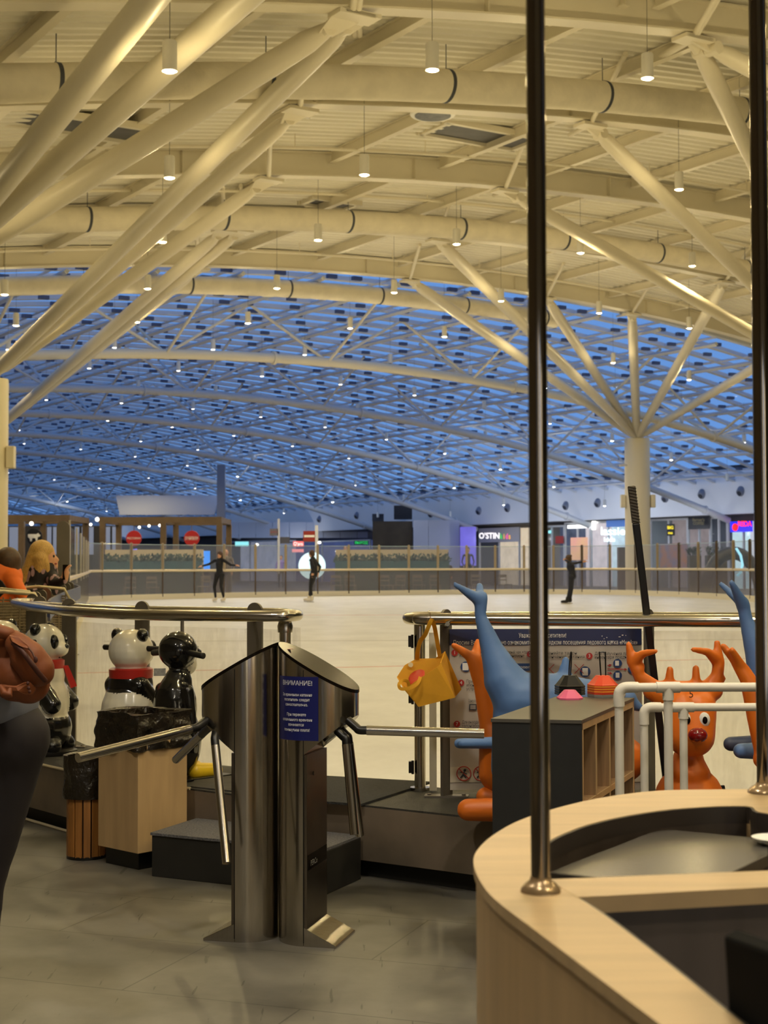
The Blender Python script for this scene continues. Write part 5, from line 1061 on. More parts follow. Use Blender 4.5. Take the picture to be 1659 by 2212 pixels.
# second dolphin at right, seen almost from behind
Yd = 6.05; k = Yd/F
t = thing('dolphin_skating_aid', 'blue dolphin skating aid with raised tail cut by the right pole', 'skating aid', P(1660, 1700, Yd), 'blue dolphin skating aids')
def d(px, py, dy=0): return P(px, py, Yd+dy)
blob('body', [cap(d(1604, 1300), d(1612, 1340), 14*k, 15*k), cap(d(1612, 1340), d(1640, 1420), 15*k, 30*k), cap(d(1640, 1420), d(1668, 1510), 30*k, 48*k), cap(d(1668, 1510), d(1720, 1530, .05), 48*k, 55*k), cap(d(1720, 1530, .05), d(1830, 1530, .1), 55*k, 45*k), cap(d(1830, 1530, .1), d(1900, 1540, .1), 32*k, 10*k), cap(d(1606, 1310), d(1580, 1258, -.07), 16*k, 7*k), cap(d(1604, 1305, .02), d(1558, 1262, .08), 12*k, 7*k), cap(d(1690, 1540), d(1690, 1650), 46*k, 50*k), cap(d(1770, 1480, .05), d(1765, 1430, .05), 16*k, 8*k)], [BLUE], t, vox=.009, sm=6)
for a_, b_, dy, in (((1650, 1622), (1600, 1622), -.14), ((1640, 1606), (1578, 1607), .1)):
    blob('flipper', [cap(d(*a_, dy), d(*b_, dy), 19*k, 16*k), cap(d(a_[0]+60, a_[1]-6, dy), d(*a_, dy), 22*k, 19*k)], [BLUE if dy < 0 else mat('blue_grey_plastic', (70, 80, 104), .5)], t, vox=.006, sm=3)
mb = MB(); mb.box((P(1740, 1600, Yd).x, Yd, .318), (.45, .3, .02)); obj('base', mb, BLUE, t, bev=.008)

# reindeer facing the camera
Yr = 5.85; k = Yr/F
def d(px, py, dy=0): return P(px, py, Yr+dy)
t = thing('reindeer_skating_aid', 'orange reindeer skating aid with red nose facing the camera behind white pipes', 'skating aid', (d(1490, 1700).x, Yr, .306), 'orange reindeer skating aids')
pr_ = [cap(d(1432, 1500, .03), d(1520, 1500, .03), 30*k, 30*k), cap(d(1410, 1492, .03), d(1540, 1492, .03), 22*k, 22*k), cap(d(1474, 1530), d(1484, 1590, -.02), 42*k, 44*k), cap(d(1506, 1530), d(1500, 1590, -.02), 42*k, 44*k),
       cap(d(1487, 1640, .08), d(1487, 1665, .08), 34*k, 48*k), el(d(1489, 1725, .10), (76*k, 66*k, 72*k)),
       cap(d(1446, 1480, .02), d(1447, 1446, .02), 11*k, 8*k), cap(d(1504, 1480, .02), d(1503, 1444, .02), 11*k, 8*k)]
for s_ in (-1, 1):
    def a(px, py, dy=0, s_=s_): return d(1476+s_*(px-1476), py, dy)
    if s_ < 0:
        q = lambda x, y, dy=0: d(x, y, dy)
        pr_ += [cap(q(1420, 1486, .03), q(1382, 1462, .03), 15*k, 14*k), cap(q(1382, 1462, .03), q(1366, 1430, .03), 14*k, 12*k), cap(q(1366, 1430, .03), q(1358, 1392, .03), 13*k, 7*k), cap(q(1370, 1428, .03), q(1388, 1412, .0), 15*k, 9*k), cap(q(1388, 1412, .0), q(1416, 1407, -.04), 9*k, 6*k), cap(q(1384, 1474, .03), q(1376, 1464, .03), 12*k, 8*k), cap(q(1378, 1446, .03), q(1384, 1440, .03), 16*k, 10*k)]
    else:
        q = lambda x, y, dy=0: d(x, y, dy)
        pr_ += [cap(q(1525, 1486, .03), q(1549, 1462, .03), 15*k, 14*k), cap(q(1549, 1462, .03), q(1553, 1430, .03), 14*k, 13*k), cap(q(1553, 1430, .03), q(1549, 1388, .03), 13*k, 7*k), cap(q(1548, 1424, .03), q(1528, 1408, .0), 15*k, 9*k), cap(q(1528, 1408, .0), q(1497, 1403, -.04), 9*k, 6*k), cap(q(1550, 1476, .03), q(1560, 1466, .03), 12*k, 8*k)]
blob('body', pr_, [ORANGE], t, vox=.007, sm=4)
for x in (1480, 1521):
    mb = MB(); mb.ell(d(x+0, 1555, -.075), (13*k, 8*k, 16.5*k)); e = obj('eye', mb, WHITE, t, smooth=60)
    mb = MB(); mb.ell(d(x+(2 if x > 1500 else 6), 1556, -.088), (5.5*k, 4*k, 8*k)); obj('pupil', mb, BLACKG, e, smooth=60)
mb = MB(); mb.ell(d(1507, 1588, -.12), (21*k, 18*k, 16*k)); obj('nose', mb, mat('nose_red', (130, 12, 14), .12, coat=1), t, smooth=60)
text('number', '5', d(1493, 1500, -.075), RX, UZ, 22*k, mat('marker_dark', (70, 34, 16), .5), t, 'CENTER')
for s_ in (-1, 1): blob('foot', [cap(Vector((d(1489, 1700).x+s_*.09, Yr+.08, .345)), Vector((d(1489, 1700).x+s_*.12, Yr-.12, .34)), .05, .04)], [ORANGE], t, vox=.007)
# the two side-on reindeer: forked antler, slender neck, rounded feet
def side_deer(lab, Ys, pts, foot):
    k = Ys/F; t = thing('reindeer_skating_aid', lab, 'skating aid', P(pts[0][0], 1700, Ys), 'orange reindeer skating aids')
    blob('body', [cap(P(a_[0], a_[1], Ys+a_[3]), P(b_[0], b_[1], Ys+b_[3]), a_[2]*k, b_[2]*k) for a_, b_ in pts_pairs(pts)], [ORANGE], t, vox=.007, sm=4)
    for f_ in foot: blob('foot', [cap(P(f_[0], f_[1], Ys+f_[4]), P(f_[2], f_[3], Ys+f_[4]), .055, .05)], [ORANGE], t, vox=.008)
def pts_pairs(l_): return l_
L_ = [((980, 1394, 7, -.03), (1022, 1422, 13, 0)), ((1032, 1386, 7, .05), (1026, 1425, 14, 0)), ((1024, 1424, 17, 0), (1040, 1480, 17, 0)), ((1040, 1480, 17, 0), (1056, 1560, 22, 0)), ((1056, 1560, 22, 0), (1090, 1660, 60, 0)), ((1090, 1640, 55, 0), (1300, 1650, 55, 0)), ((1300, 1650, 55, 0), (1345, 1640, 50, 0))]
t0 = thing('reindeer_skating_aid', 'orange reindeer skating aid side-on behind the dolphin, antler and foot showing', 'skating aid', P(1060, 1720, 6.35), 'orange reindeer skating aids')
Ys = 6.36; k = Ys/F
blob('body', [cap(P(a_[0], a_[1], Ys+a_[3]), P(b_[0], b_[1], Ys+b_[3]), a_[2]*k, b_[2]*k) for a_, b_ in L_], [ORANGE], t0, vox=.008, sm=4)
for x0, y0, yy in ((1000, 1731, 6.02), (1040, 1708, 6.34)):
    p = P(x0, y0, yy); blob('foot', [cap(Vector((p.x+.02, yy, .352)), Vector((p.x+.26, yy, .352)), .044, .052)], [ORANGE], t0, vox=.008)
L_ = [((1562, 1396, 8, -.0), (1590, 1430, 11, 0)), ((1581, 1405, 8, -.04), (1606, 1446, 12, 0)), ((1590, 1430, 12, 0), (1622, 1478, 19, 0)), ((1606, 1446, 14, 0), (1622, 1478, 19, 0)), ((1620, 1478, 20, 0), (1634, 1560, 19, 0)), ((1634, 1560, 19, 0), (1648, 1640, 16, 0)), ((1648, 1640, 22, 0), (1720, 1680, 40, 0))]
t0 = thing('reindeer_skating_aid', 'orange reindeer skating aid side-on at right before the second dolphin', 'skating aid', P(1640, 1720, 5.8), 'orange reindeer skating aids')
Ys = 5.78; k = Ys/F
blob('body', [cap(P(a_[0], a_[1], Ys+a_[3]), P(b_[0], b_[1], Ys+b_[3]), a_[2]*k, b_[2]*k) for a_, b_ in L_], [ORANGE], t0, vox=.008, sm=4)
blob('foot', [cap(Vector((P(1700, 1700, Ys).x, Ys, .352)), Vector((P(1780, 1700, Ys).x, Ys, .352)), .044, .052)], [ORANGE], t0, vox=.008)

# hockey stick leaning on the rail
p0, p1 = P(1364, 1050, 6.33), P(1440, 1690, 6.50); p1 = p1.lerp(p1, 1); u = (p0-p1).normalized()
low = p1+(p1-p0).normalized()*max(0, (p1.z-.33)/abs((p0-p1).normalized().z))
t = thing('hockey_stick', 'black hockey stick with grey taped grip leaning upright against the rail', 'hockey stick', low)
def stickbox(a_, b_, w_, th):
    d_ = (b_-a_).normalized(); s_ = Vector((0, 1, 0)).cross(d_).normalized(); f_ = d_.cross(s_); mb = MB()
    mb.hexa([a_+s_*x*w_/2+f_*y*th/2 for x, y in ((-1, -1), (1, -1), (1, 1), (-1, 1))], [b_+s_*x*w_/2+f_*y*th/2 for x, y in ((-1, -1), (1, -1), (1, 1), (-1, 1))]); return mb
g = p0.lerp(low, .118)
obj('shaft', stickbox(g, low, .030, .022), mat('stick_black', (18, 17, 16), .35, var=.3, scale=20), t, bev=.004)
obj('grip_tape', stickbox(p0, g, .031, .024), mat('grip_tape', (92, 86, 76), .8, bump=1, bscale=30, var=.2, scale=40), t, bev=.004)
mb = MB()
for i in range(12): c = p0.lerp(g, (i+.5)/12); mb.tube([c+Vector((-.017, -.014, .004)), c+Vector((.017, -.014, -.004))], .0014, 5)
obj('tape_edge', mb, BLACKP, t, kind='stuff')
mb = MB(); mb.slab([low+Vector((-.02, 0, .0)), low+Vector((.02, 0, .03)), low+Vector((.24, 0, .045)), low+Vector((.25, 0, -.01)), low+Vector((.02, 0, -.02))], (0, .012, 0)); obj('blade', mb, MATS['stick_black'], t, bev=.003)

# yellow felt basket hanging from the right rail, discs inside
YEL = mat('yellow_felt', (222, 160, 30), .75, var=.1, scale=12); Yy = 6.42
def yv(px, py, dy=0): return P(px, py, Yy+dy)
t = thing('basket', 'yellow felt basket hanging tilted from the rail by one handle', 'basket', yv(925, 1470))
A_ = dict(b1=yv(857, 1463, .08), b2=yv(874, 1437, .09), b3=yv(899, 1423, .1), b4=yv(940, 1422, .1), b5=yv(962, 1407, .1), b6=yv(997, 1489, .1), b7=yv(984, 1505, .08), b8=yv(905, 1524, .06))
F_ = dict(f1=yv(873, 1490, -.07), f2=yv(905, 1466, -.07), f3=yv(944, 1442, -.07), f4=yv(953, 1432, -.06), f5=yv(983, 1507, -.06), f6=yv(904, 1527, -.06))
def sheet(pts, off): mb = MB(); mb.slab(pts, off); return mb
obj('back_panel', sheet([A_['b1'], A_['b2'], A_['b3'], A_['b4'], A_['b5'], A_['b6'], A_['b7'], A_['b8']], (0, .004, 0)), YEL, t)
obj('front_panel', sheet([F_['f1'], F_['f2'], F_['f3'], F_['f4'], F_['f5'], F_['f6']], (0, .004, 0)), YEL, t)
mb = MB(); mb.slab([F_['f4'], A_['b5'], A_['b6'], A_['b7'], F_['f5']], (-.004, 0, 0)); obj('side_panel', mb, YEL, t)
mb = MB(); mb.slab([F_['f1'], A_['b1'], A_['b8'], F_['f6']], (.004, 0, .001)); obj('side_panel', mb, YEL, t)
mb = MB(); mb.slab([F_['f6'], F_['f5'], A_['b7'], A_['b8']], (0, 0, .004)); obj('bottom_panel', mb, YEL, t)
def strap(pts, w_=9):
    k = Yy/F; mb = MB(); fr = []
    for i, p in enumerate(pts):
        q0, q1 = pts[max(0, i-1)], pts[min(len(pts)-1, i+1)]; dd = (q1-q0).normalized(); s_ = dd.cross(Vector((0, 1, 0))).normalized()*w_*k/2
        fr.append((p-s_, p+s_, p+s_+Vector((0, .004, 0)), p-s_+Vector((0, .004, 0))))
    vs = [v_ for f_ in fr for v_ in f_]; fs = [(i*4+j, i*4+(j+1) % 4, i*4+4+(j+1) % 4, i*4+4+j) for i in range(len(pts)-1) for j in range(4)]+[(0, 1, 2, 3), tuple(len(vs)-4+j for j in range(4))]
    mb.add(vs, fs); return mb
obj('handle', strap(smooth_path([yv(901, 1426, .09), yv(902, 1408, .06), yv(908, 1385, .03), yv(918, 1372, .0), yv(924, 1358, -.02), yv(932, 1340, -.03), yv(938, 1352, .0), yv(942, 1372, .04), yv(946, 1395, .07), yv(950, 1418, .09)], 5)), YEL, t)
obj('handle', strap(smooth_path([yv(908, 1462, -.07), yv(902, 1476, -.10), yv(886, 1486, -.12), yv(866, 1488, -.12), yv(862, 1478, -.12), yv(870, 1470, -.1), yv(880, 1472, -.08), yv(884, 1482, -.07)], 5), 7), YEL, t)
mb = MB(); mb.slab([yv(887, 1436, .075)+Vector((.0105*math.cos(2*PI*i/20), 0, .0105*math.sin(2*PI*i/20))) for i in range(20)], (0, -.001, 0)); obj('round_hole', mb, mat('hole_light', (226, 214, 170), .6), t)
for i in range(3):
    mb = MB(); c = yv(900, 1463-4*i+4, .02+.01*i); R = Matrix.Rotation(-.5, 3, 'Y') @ Matrix.Rotation(.5, 3, 'X'); 
    for r_, h_ in ((.036, 0), (.03, .006)): pass
    mb.ell(c, (.038, .036, .007), R=R); tag(obj('marker_disc', mb, mat('disc_red', (206, 62, 34), .5), smooth=50), 'orange-red marker disc inside the yellow basket, '+('lowest', 'middle', 'topmost')[i]+' of three', 'disc', 'discs in the yellow basket')
mb = MB(); c = yv(927, 1339); mb.tube([c+Vector((.008*math.cos(2*PI*i/24), .04+.040*math.cos(2*PI*i/24), -.002+.040*math.sin(2*PI*i/24))) for i in range(24)], .0015, 5, closed=True); tag(obj('tie_wire', mb, STEEL), 'thin wire loop round the rail above the yellow basket', 'wire')

# ================================================================== SHELF UNIT AND CONES
fl, fr_, bR = Vector((.350, 5.00, 0)), Vector((.634, 4.94, 0)), Vector((.937, 5.76, 0)); bL = fl+bR-fr_
ZT = .81; SLATE = mat('slate_top', (84, 80, 74), .45, var=.1, scale=9); BLK = mat('cabinet_black', (34, 35, 36), .55, var=.12, scale=20)
t = thing('shelf_unit', 'dark shelf unit with grey top and open oak cubbies facing right', 'shelf unit', (fl+bR)/2)
ex = (fr_-fl); ey = (bR-fr_); eyn = ey.normalized(); exn = ex.normalized()
def lp(u, v_, z=0): p = fl+ex*u+ey*v_; return Vector((p.x, p.y, z))
def board(u0, v0, u1, v1, z0, z1): mb = MB(); mb.hexa([lp(u0, v0, z0), lp(u1, v0, z0), lp(u1, v1, z0), lp(u0, v1, z0)], [lp(u0, v0, z1), lp(u1, v0, z1), lp(u1, v1, z1), lp(u0, v1, z1)]); return mb
obj('top', board(-.01, -.004, 1.005, 1.004, ZT-.012, ZT), SLATE, t, bev=.001)
obj('side_panel', board(0, 0, 1, .02, 0, ZT-.012), BLK, t); obj('side_panel', board(0, .98, 1, 1, 0, ZT-.012), OAKD, t); obj('back_panel', board(0, .02, .04, .98, 0, ZT-.012), BLK, t)
obj('inner_top', board(.04, .0205, 1, .98, ZT-.034, ZT-.012), OAK, t)
for i in range(1, 4):
    v0 = i/4 if i < 4 else .98; obj('divider', board(.04, v0-.011, .995, v0+.011, .02, ZT-.034), OAKD, t)
for z0 in (.02, .52): obj('shelf', board(.04, .02, .99, .98, z0, z0+.02), OAKD, t)
edge = MB()
for vv in (.0205, .25, .5, .75, .985): m_ = board(.99, vv-.009, 1.002, vv+.009, .02, ZT-.034); edge.add(m_.v, m_.f)
for z0 in (.02, .52): m_ = board(.99, .02, 1.003, .98, z0, z0+.02); edge.add(m_.v, m_.f)
obj('edge_banding', edge, OAK, t)
mb = MB(); c = lp(.90, .13, .582); mb.slab([c+Vector((-.03, -.03, -.04)), c+Vector((.0, .03, -.04)), c+Vector((.008, .045, -.01)), c+Vector((-.012, .01, .035)), c+Vector((-.03, -.03, .035))], (-.02, .006, 0)); tag(obj('blue_case', mb, mat('cobalt_blue', (18, 24, 120), .35), bev=.006), 'small dark-blue plastic case lying in the nearest cubby of the shelf unit', 'case')
def cone(c, sz, h, m_, rz=.2, hollow=True, skirt=.0):
    """square marker cone with chamfered corners"""
    mb = MB(); prof = [(1, 0), (1.02, .006), (.93, .010), (.50, h*.92), (.46, h), ]
    base = [(1, .55), (.55, 1), (-.55, 1), (-1, .55), (-1, -.55), (-.55, -1), (.55, -1), (1, -.55)]; R = Matrix.Rotation(rz, 3, 'Z'); vs = []
    for s_, z_ in prof: vs += [Vector(c)+R@Vector((x*sz*s_, y*sz*s_, 0))+UZ*z_ for x, y in base]
    fs = [(i*8+j, i*8+(j+1) % 8, (i+1)*8+(j+1) % 8, (i+1)*8+j) for i in range(len(prof)-1) for j in range(8)]+[tuple(range(8))[::-1], tuple((len(prof)-1)*8+j for j in range(8))]
    mb.add(vs, fs); return mb
k5 = 5.4/F
def top_at(px, py): return PZ(px, py, ZT)
CB = mat('cone_black', (26, 26, 26), .35); CO = mat('cone_orange', (236, 84, 50), .4); CR = mat('cone_red', (196, 60, 30), .45); CY = mat('cone_amber', (232, 160, 50), .45); CG = mat('cone_grey', (130, 128, 120), .5); CPK = mat('cone_pink', (240, 108, 152), .45)
c = top_at(1231, 1500)
for i in range(4):
    tag(obj('marker_cone', cone(c+UZ*.0095*i, .052, .045, CB), CB), 'black marker cone in the left stack on the shelf unit, '+('lowest', 'second from below', 'third from below', 'topmost')[i], 'cone', 'black marker cones')
mb = MB(); q = c+UZ*.03; mb.tube(smooth_path([q+Vector((-.004, 0, 0)), q+Vector((-.002, .0, .07)), q+Vector((.004, .0, .125)), q+Vector((.008, .006, .127)), q+Vector((.006, .01, .07)), q+Vector((.002, .01, 0))], 4), .0028, 6); tag(obj('cone_carrier', mb, BLACKP, smooth=50), 'black wire carrier loop seen edge-on rising from the black cones', 'carrier')
c = top_at(1302, 1505)
cols = [CG, CG, CR, CR, CY, CR, CY, CR, CY, CO]
for i, m_ in enumerate(cols):
    tag(obj('marker_cone', cone(c+UZ*.0045*i, .05, .040, m_, rz=.35), m_), {CG: 'grey', CR: 'dark orange', CY: 'amber', CO: 'bright orange'}[m_]+' marker cone in the right stack on the shelf unit, '+('lowest', 'second', 'third', 'fourth', 'fifth', 'sixth', 'seventh', 'eighth', 'ninth', 'topmost')[i]+' from below', 'cone', 'orange marker cones')
mb = MB(); q = c+UZ*.07; mb.tube(smooth_path([q+Vector((-.006, 0, 0)), q+Vector((-.011, .0, .09)), q+Vector((-.009, 0, .098)), q+Vector((.009, 0, .098)), q+Vector((.011, 0, .09)), q+Vector((.012, 0, 0))], 4), .0028, 6); tag(obj('cone_carrier', mb, BLACKP, smooth=50), 'black wire carrier loop rising from the orange cones', 'carrier')
tag(obj('marker_cone', cone(top_at(1231, 1510), .044, .034, CPK, rz=.1), CPK), 'pink marker cone alone in front of the black cones', 'cone')

# ================================================================== WHITE PIPE FRAMES
def pipe_frame(lab, Yp, y_top, xl, xt, r, x_end=1900):
    t = thing('pipe_frame', lab, 'frame', (P(xl, y_top, Yp).x, Yp, 0), 'white pipe frames')
    z = P(xl, y_top, Yp).z; X0 = P(xl, y_top, Yp).x; X1 = P(xt, y_top, Yp).x; X2 = P(x_end, y_top, Yp).x; dep = .5
    def v_(x, y, z_): return Vector((x, Yp+y, z_))
    mb = MB(); mb.tube([v_(X0+r*2, 0, z), v_(X2, 0, z)], r, 16); obj('top_rail', mb, WPIPE, t, smooth=50)
    for X, nm in ((X0, 'post'), (X1, 'post'), (X2, 'post')):
        mb = MB(); mb.tube([v_(X, 0, .0), v_(X, 0, z-r*1.5)], r, 16); obj('post', mb, WPIPE, t, smooth=50)
    mb = MB(); mb.tube(smooth_path([v_(X0, 0, z-r*4.2), v_(X0, 0, z-r*1.6), v_(X0+r*.5, 0, z-r*.5), v_(X0+r*1.6, 0, z), v_(X0+r*4.2, 0, z)], 4), r*1.22, 18); obj('elbow', mb, WPIPE, t, smooth=50)
    mb = MB(); mb.tube([v_(X1-r*2.6, 0, z), v_(X1+r*2.6, 0, z)], r*1.24, 18); mb.tube([v_(X1, 0, z), v_(X1, 0, z-r*2.8)], r*1.24, 18); obj('tee', mb, WPIPE, t, smooth=50)
    mb = MB(); mb.tube([v_(X0, 0, .03), v_(X0, dep*.3, .03)], r, 12); mb.tube([v_(X0, 0, .03), v_(X2, 0, .03)], r, 12); obj('foot_rail', mb, WPIPE, t, smooth=50)
pipe_frame('white plastic pipe frame in front, its top rail the higher one', 4.35, 1485, 1337, 1443, .0128)
pipe_frame('white plastic pipe frame behind, its top rail the lower one', 4.62, 1528, 1391, 1476, .0122)

# ================================================================== TURNSTILES
TF = Vector((-.372, 5.45, 0)); PH = math.radians(-14.5); TR_ = .122; LF = .165; HT = 1.03
TST = mat('turnstile_steel', (192, 186, 176), .17, 1, var=.1, scale=30, stretch=(30, 30, .5), bump=.02, bscale=2)
RTM = Matrix.Rotation(PH, 3, 'Z')
def tl(u, v_, z, s_=1):  # local: u outward, v away from the camera
    return TF+RTM@Vector((s_*u, v_, 0))+UZ*z
def stad(c2, r, off=.003, n_=20):
    pts = [(off+r+r*math.cos(an), r*math.sin(an)) for an in np.linspace(PI/2, 3*PI/2, n_)]
    pts += [(c2+r*math.cos(an), r*math.sin(an)) for an in np.linspace(-PI/2, PI/2, n_)]
    return pts
def turnstile(s_, lab):
    t = thing('turnstile', lab, 'turnstile', TF+RTM@Vector((s_*.1, 0, 0)), 'tripod turnstiles')
    r = TR_; half = [(.003+r+r*math.cos(an), r*math.sin(an)) for an in np.linspace(PI/2, 3*PI/2, 28)]+[(r+.003, -r)]
    def zt(u): return HT-.003-(u/.29)*.165
    # column: half cylinder, flat outer side
    poly = [(.003+r+r*math.cos(an), r*math.sin(an)) for an in np.linspace(PI/2, 3*PI/2, 32)]
    mb = MB(); n_ = len(poly); mb.add([tl(u, v_, 0.0, s_) for u, v_ in poly]+[tl(u, v_, .7, s_) for u, v_ in poly], [tuple(range(n_))[::-1], tuple(range(n_, 2*n_))]+[(i, (i+1) % n_, n_+(i+1) % n_, n_+i) for i in range(n_)])
    obj('column', mb, TST, t, smooth=40)
    # head: stadium plan, sloping top, sloping underside outside the column
    st = stad(LF, r); n_ = len(st)
    def zb(u): return .7 if u < r+.004 else .655+ (u-r)*.72 if u > r+.004 else .7
    top = [tl(u, v_, zt(u), s_) for u, v_ in st]; bot = [tl(u, v_, min(zt(u)-.03, .655+max(0, (u-r-.003))*.80) if u > r+.003 else .655, s_) for u, v_ in st]
    mb = MB(); mb.add(bot+top, [tuple(range(n_))[::-1], tuple(range(n_, 2*n_))]+[(i, (i+1) % n_, n_+(i+1) % n_, n_+i) for i in range(n_)]); obj('head', mb, TST, t, smooth=40)
    st2 = [(u, v_) for u, v_ in stad(LF, r+.002, .001)]
    mb = MB(); mb.add([tl(u, v_, zt(u)+.0, s_) for u, v_ in st2]+[tl(u, v_, zt(u)+.012, s_) for u, v_ in st2], [tuple(range(n_))[::-1], tuple(range(n_, 2*n_))]+[(i, (i+1) % n_, n_+(i+1) % n_, n_+i) for i in range(n_)]); ld = obj('lid', mb, BLACKG, t, smooth=30)
    c = tl(.045, -.03, zt(.045)+.0135, s_); mb = MB(); mb.lathe([(.014, 0), (.014, .001)], c, 16); obj('indicator', mb, mat('indicator_red', (150, 60, 40), .3), ld)
    # seam lines
    mb = MB()
    for v_ in (-r-.0008,): mb.slab([tl(r-.0015+.004, v_, .012, s_), tl(r+.0015+.004, v_, .012, s_), tl(r+.0015+.004, v_, zt(r)-.01, s_), tl(r-.0015+.004, v_, zt(r)-.01, s_)], RTM@Vector((0, .002, 0)))
    obj('seam', mb, BLACKP, t)
    # outer service panel
    def pb(u0, u1, v0, v1, z0, z1): m_ = MB(); m_.hexa([tl(u0, v0, z0, s_), tl(u1, v0, z0, s_), tl(u1, v1, z0, s_), tl(u0, v1, z0, s_)], [tl(u0, v0, z1, s_), tl(u1, v0, z1, s_), tl(u1, v1, z1, s_), tl(u0, v1, z1, s_)]); return m_
    obj('panel', pb(r+.005, r+.016, -r+.002, r-.002, .06, .655), mat('panel_steel', (130, 122, 114), .3, 1, var=.1, scale=5), t)
    mb = pb(r+.016, r+.0175, -r+.012, r-.008, .258, .31); plate = obj('name_plate', mb, BLACKG, t)
    if s_ > 0:
        rt = RTM@Vector((0, 1, 0)); text('lettering', 'PERCo', tl(r+.018, -.05, .278, s_), rt, UZ, .028, mat('plate_print', (150, 150, 146), .4), plate, 'CENTER')
        mb = MB(); c = tl(r+.018, -.05, .585, s_); mb.tube([c, c+RTM@Vector((.003, 0, 0))], .007, 12); obj('lock', mb, CHROMED, t)
    # foot plate: wedge
    w0, w1 = -r, r
    mb = MB(); mb.add([tl(r+.004, w0, 0, s_), tl(r+.12, w0, 0, s_), tl(r+.12, w0, .008, s_), tl(r+.004, w0, .065, s_), tl(r+.004, w1, 0, s_), tl(r+.12, w1, 0, s_), tl(r+.12, w1, .008, s_), tl(r+.004, w1, .065, s_)], [(0, 1, 2, 3), (7, 6, 5, 4), (0, 4, 5, 1), (1, 5, 6, 2), (2, 6, 7, 3), (3, 7, 4, 0)]); obj('foot', mb, TST, t, bev=.0015)
    # hub disc on the underside slope
    hc_ = tl(LF+.035, 0, .655+.085, s_); nrm = (RTM@Vector((s_*.62, 0, 0))-UZ*.78).normalized()
    mb = MB(); mb.tube([hc_-nrm*.01, hc_+nrm*.022], [.062, .056], 24); obj('hub', mb, CHROME, t, smooth=40)
    return t
tR = turnstile(1, 'right-hand stainless tripod turnstile with a blue notice on its front')
tL = turnstile(-1, 'left-hand stainless tripod turnstile, back to back with the one bearing the notice')
def arm(t, hub, elbow, end, r=.0165):
    mb = MB(); mb.tube(smooth_path([hub, hub.lerp(elbow, .75), elbow, elbow.lerp(end, .06)], 4), .015, 12); e = obj('arm_elbow', mb, BLACKP, t, smooth=50)
    mb = MB(); mb.tube([elbow.lerp(end, .06), end], r, 18); obj('arm', mb, STEEL, t, smooth=50)
# right unit arms
arm(tR, P(752, 1556, 5.30), P(776, 1577, 5.27), P(1046, 1585, 5.24))
arm(tR, P(728, 1578, 5.32), P(747, 1596, 5.30), P(766, 1803, 5.22), .0155)
arm(tR, P(735, 1575, 5.42), P(752, 1592, 5.44), P(777, 1803, 5.62), .0165)
arm(tL, P(446, 1556, 5.42), P(425, 1572, 5.38), P(168, 1637, 5.02))
arm(tL, P(458, 1566, 5.52), P(440, 1582, 5.60), P(380, 1641, 5.92), .0155)
arm(tL, P(468, 1570, 5.42), P(464, 1596, 5.38), P(490, 1865, 5.18), .0155)
# blue notice wrapped on the front of the right unit
NB_ = mat('notice_blue', (24, 30, 96), .35); NT = mat('notice_text', (206, 208, 216), .5)
def wrapf(s_arc, z, lift=.0015):
    """arc length from the flat-start (u=r) : negative runs back round the half cylinder"""
    r = TR_+lift
    if s_arc >= 0: 
        if s_arc <= LF-TR_-.003: return tl(.003+TR_+s_arc, -r, z)
        an = (s_arc-(LF-TR_-.003))/TR_; return tl(LF+r*math.sin(an), -r*math.cos(an), z)
    an = s_arc/TR_; return tl(.003+TR_+r*math.sin(an), -r*math.cos(an), z)
s0, s1 = -.118, .055; zt_, zb_ = 0, 0
za, zb2 = .925, .705
mb = MB(); N_ = 30; vs = [wrapf(s0+(s1-s0)*i/N_, z_, .0012) for z_ in (zb2, za) for i in range(N_+1)]
mb.add(vs, [(i, i+1, N_+2+i, N_+1+i) for i in range(N_)]); obj('notice', mb, NB_, tR, smooth=60)
NT_LINES = [('ВНИМАНИЕ!', .902, .020, .135), ('За временем катания', .862, .0125, .135), ('посетитель следит', .845, .0125, .115), ('самостоятельно.', .828, .0125, .10), ('При перекате', .794, .0125, .085), ('оплаченного времени', .776, .0125, .135), ('взымается', .759, .0125, .068), ('поминутная плата!', .741, .0125, .115)]
sc = (s0+s1)/2+.004
for s_, z_, h_, w_ in NT_LINES:
    w_ *= .90
    text('lettering', s_, (0, 0, 0), RX, UZ, h_*1.1, NT, tR, 'CENTER', width=w_, bold=.0003, fn=lambda x, y, z_=z_: wrapf(sc+x, z_+y, .0022))

# ================================================================== RECEPTION COUNTER
ZC = .88
ringp = [((2300, 1702), (2300, 1762)), ((1900, 1702), (1900, 1762)), ((1659, 1704), (1659, 1757)), ((1560, 1705), (1611, 1741)), ((1420, 1708), (1450, 1748)), ((1300, 1723), (1300, 1773)), ((1200, 1746), (1205, 1806)), ((1120, 1773), (1168, 1834)), ((1062, 1806), (1152, 1862)), ((1030, 1838), (1158, 1888)), ((1023, 1866), (1180, 1902)), ((1040, 1908), (1215, 1920)), ((1075, 1948), (1248, 1938)), ((1150, 2005), (1318, 1985)), ((1300, 2118), (1452, 2088)), ((1425, 2212), (1605, 2212)), ((1640, 2376), (1850, 2400)), ((1900, 2570), (2150, 2630))]
outer = smooth_path([Vector((*PZ(*o, ZC).xy, 0)) for o, _ in ringp], 5); inner = smooth_path([Vector((*PZ(*i, ZC).xy, 0)) for _, i in ringp], 5)
t = thing('reception_counter', 'curved light-oak reception counter filling the lower right foreground', 'counter', (.35, 2.4, 0))
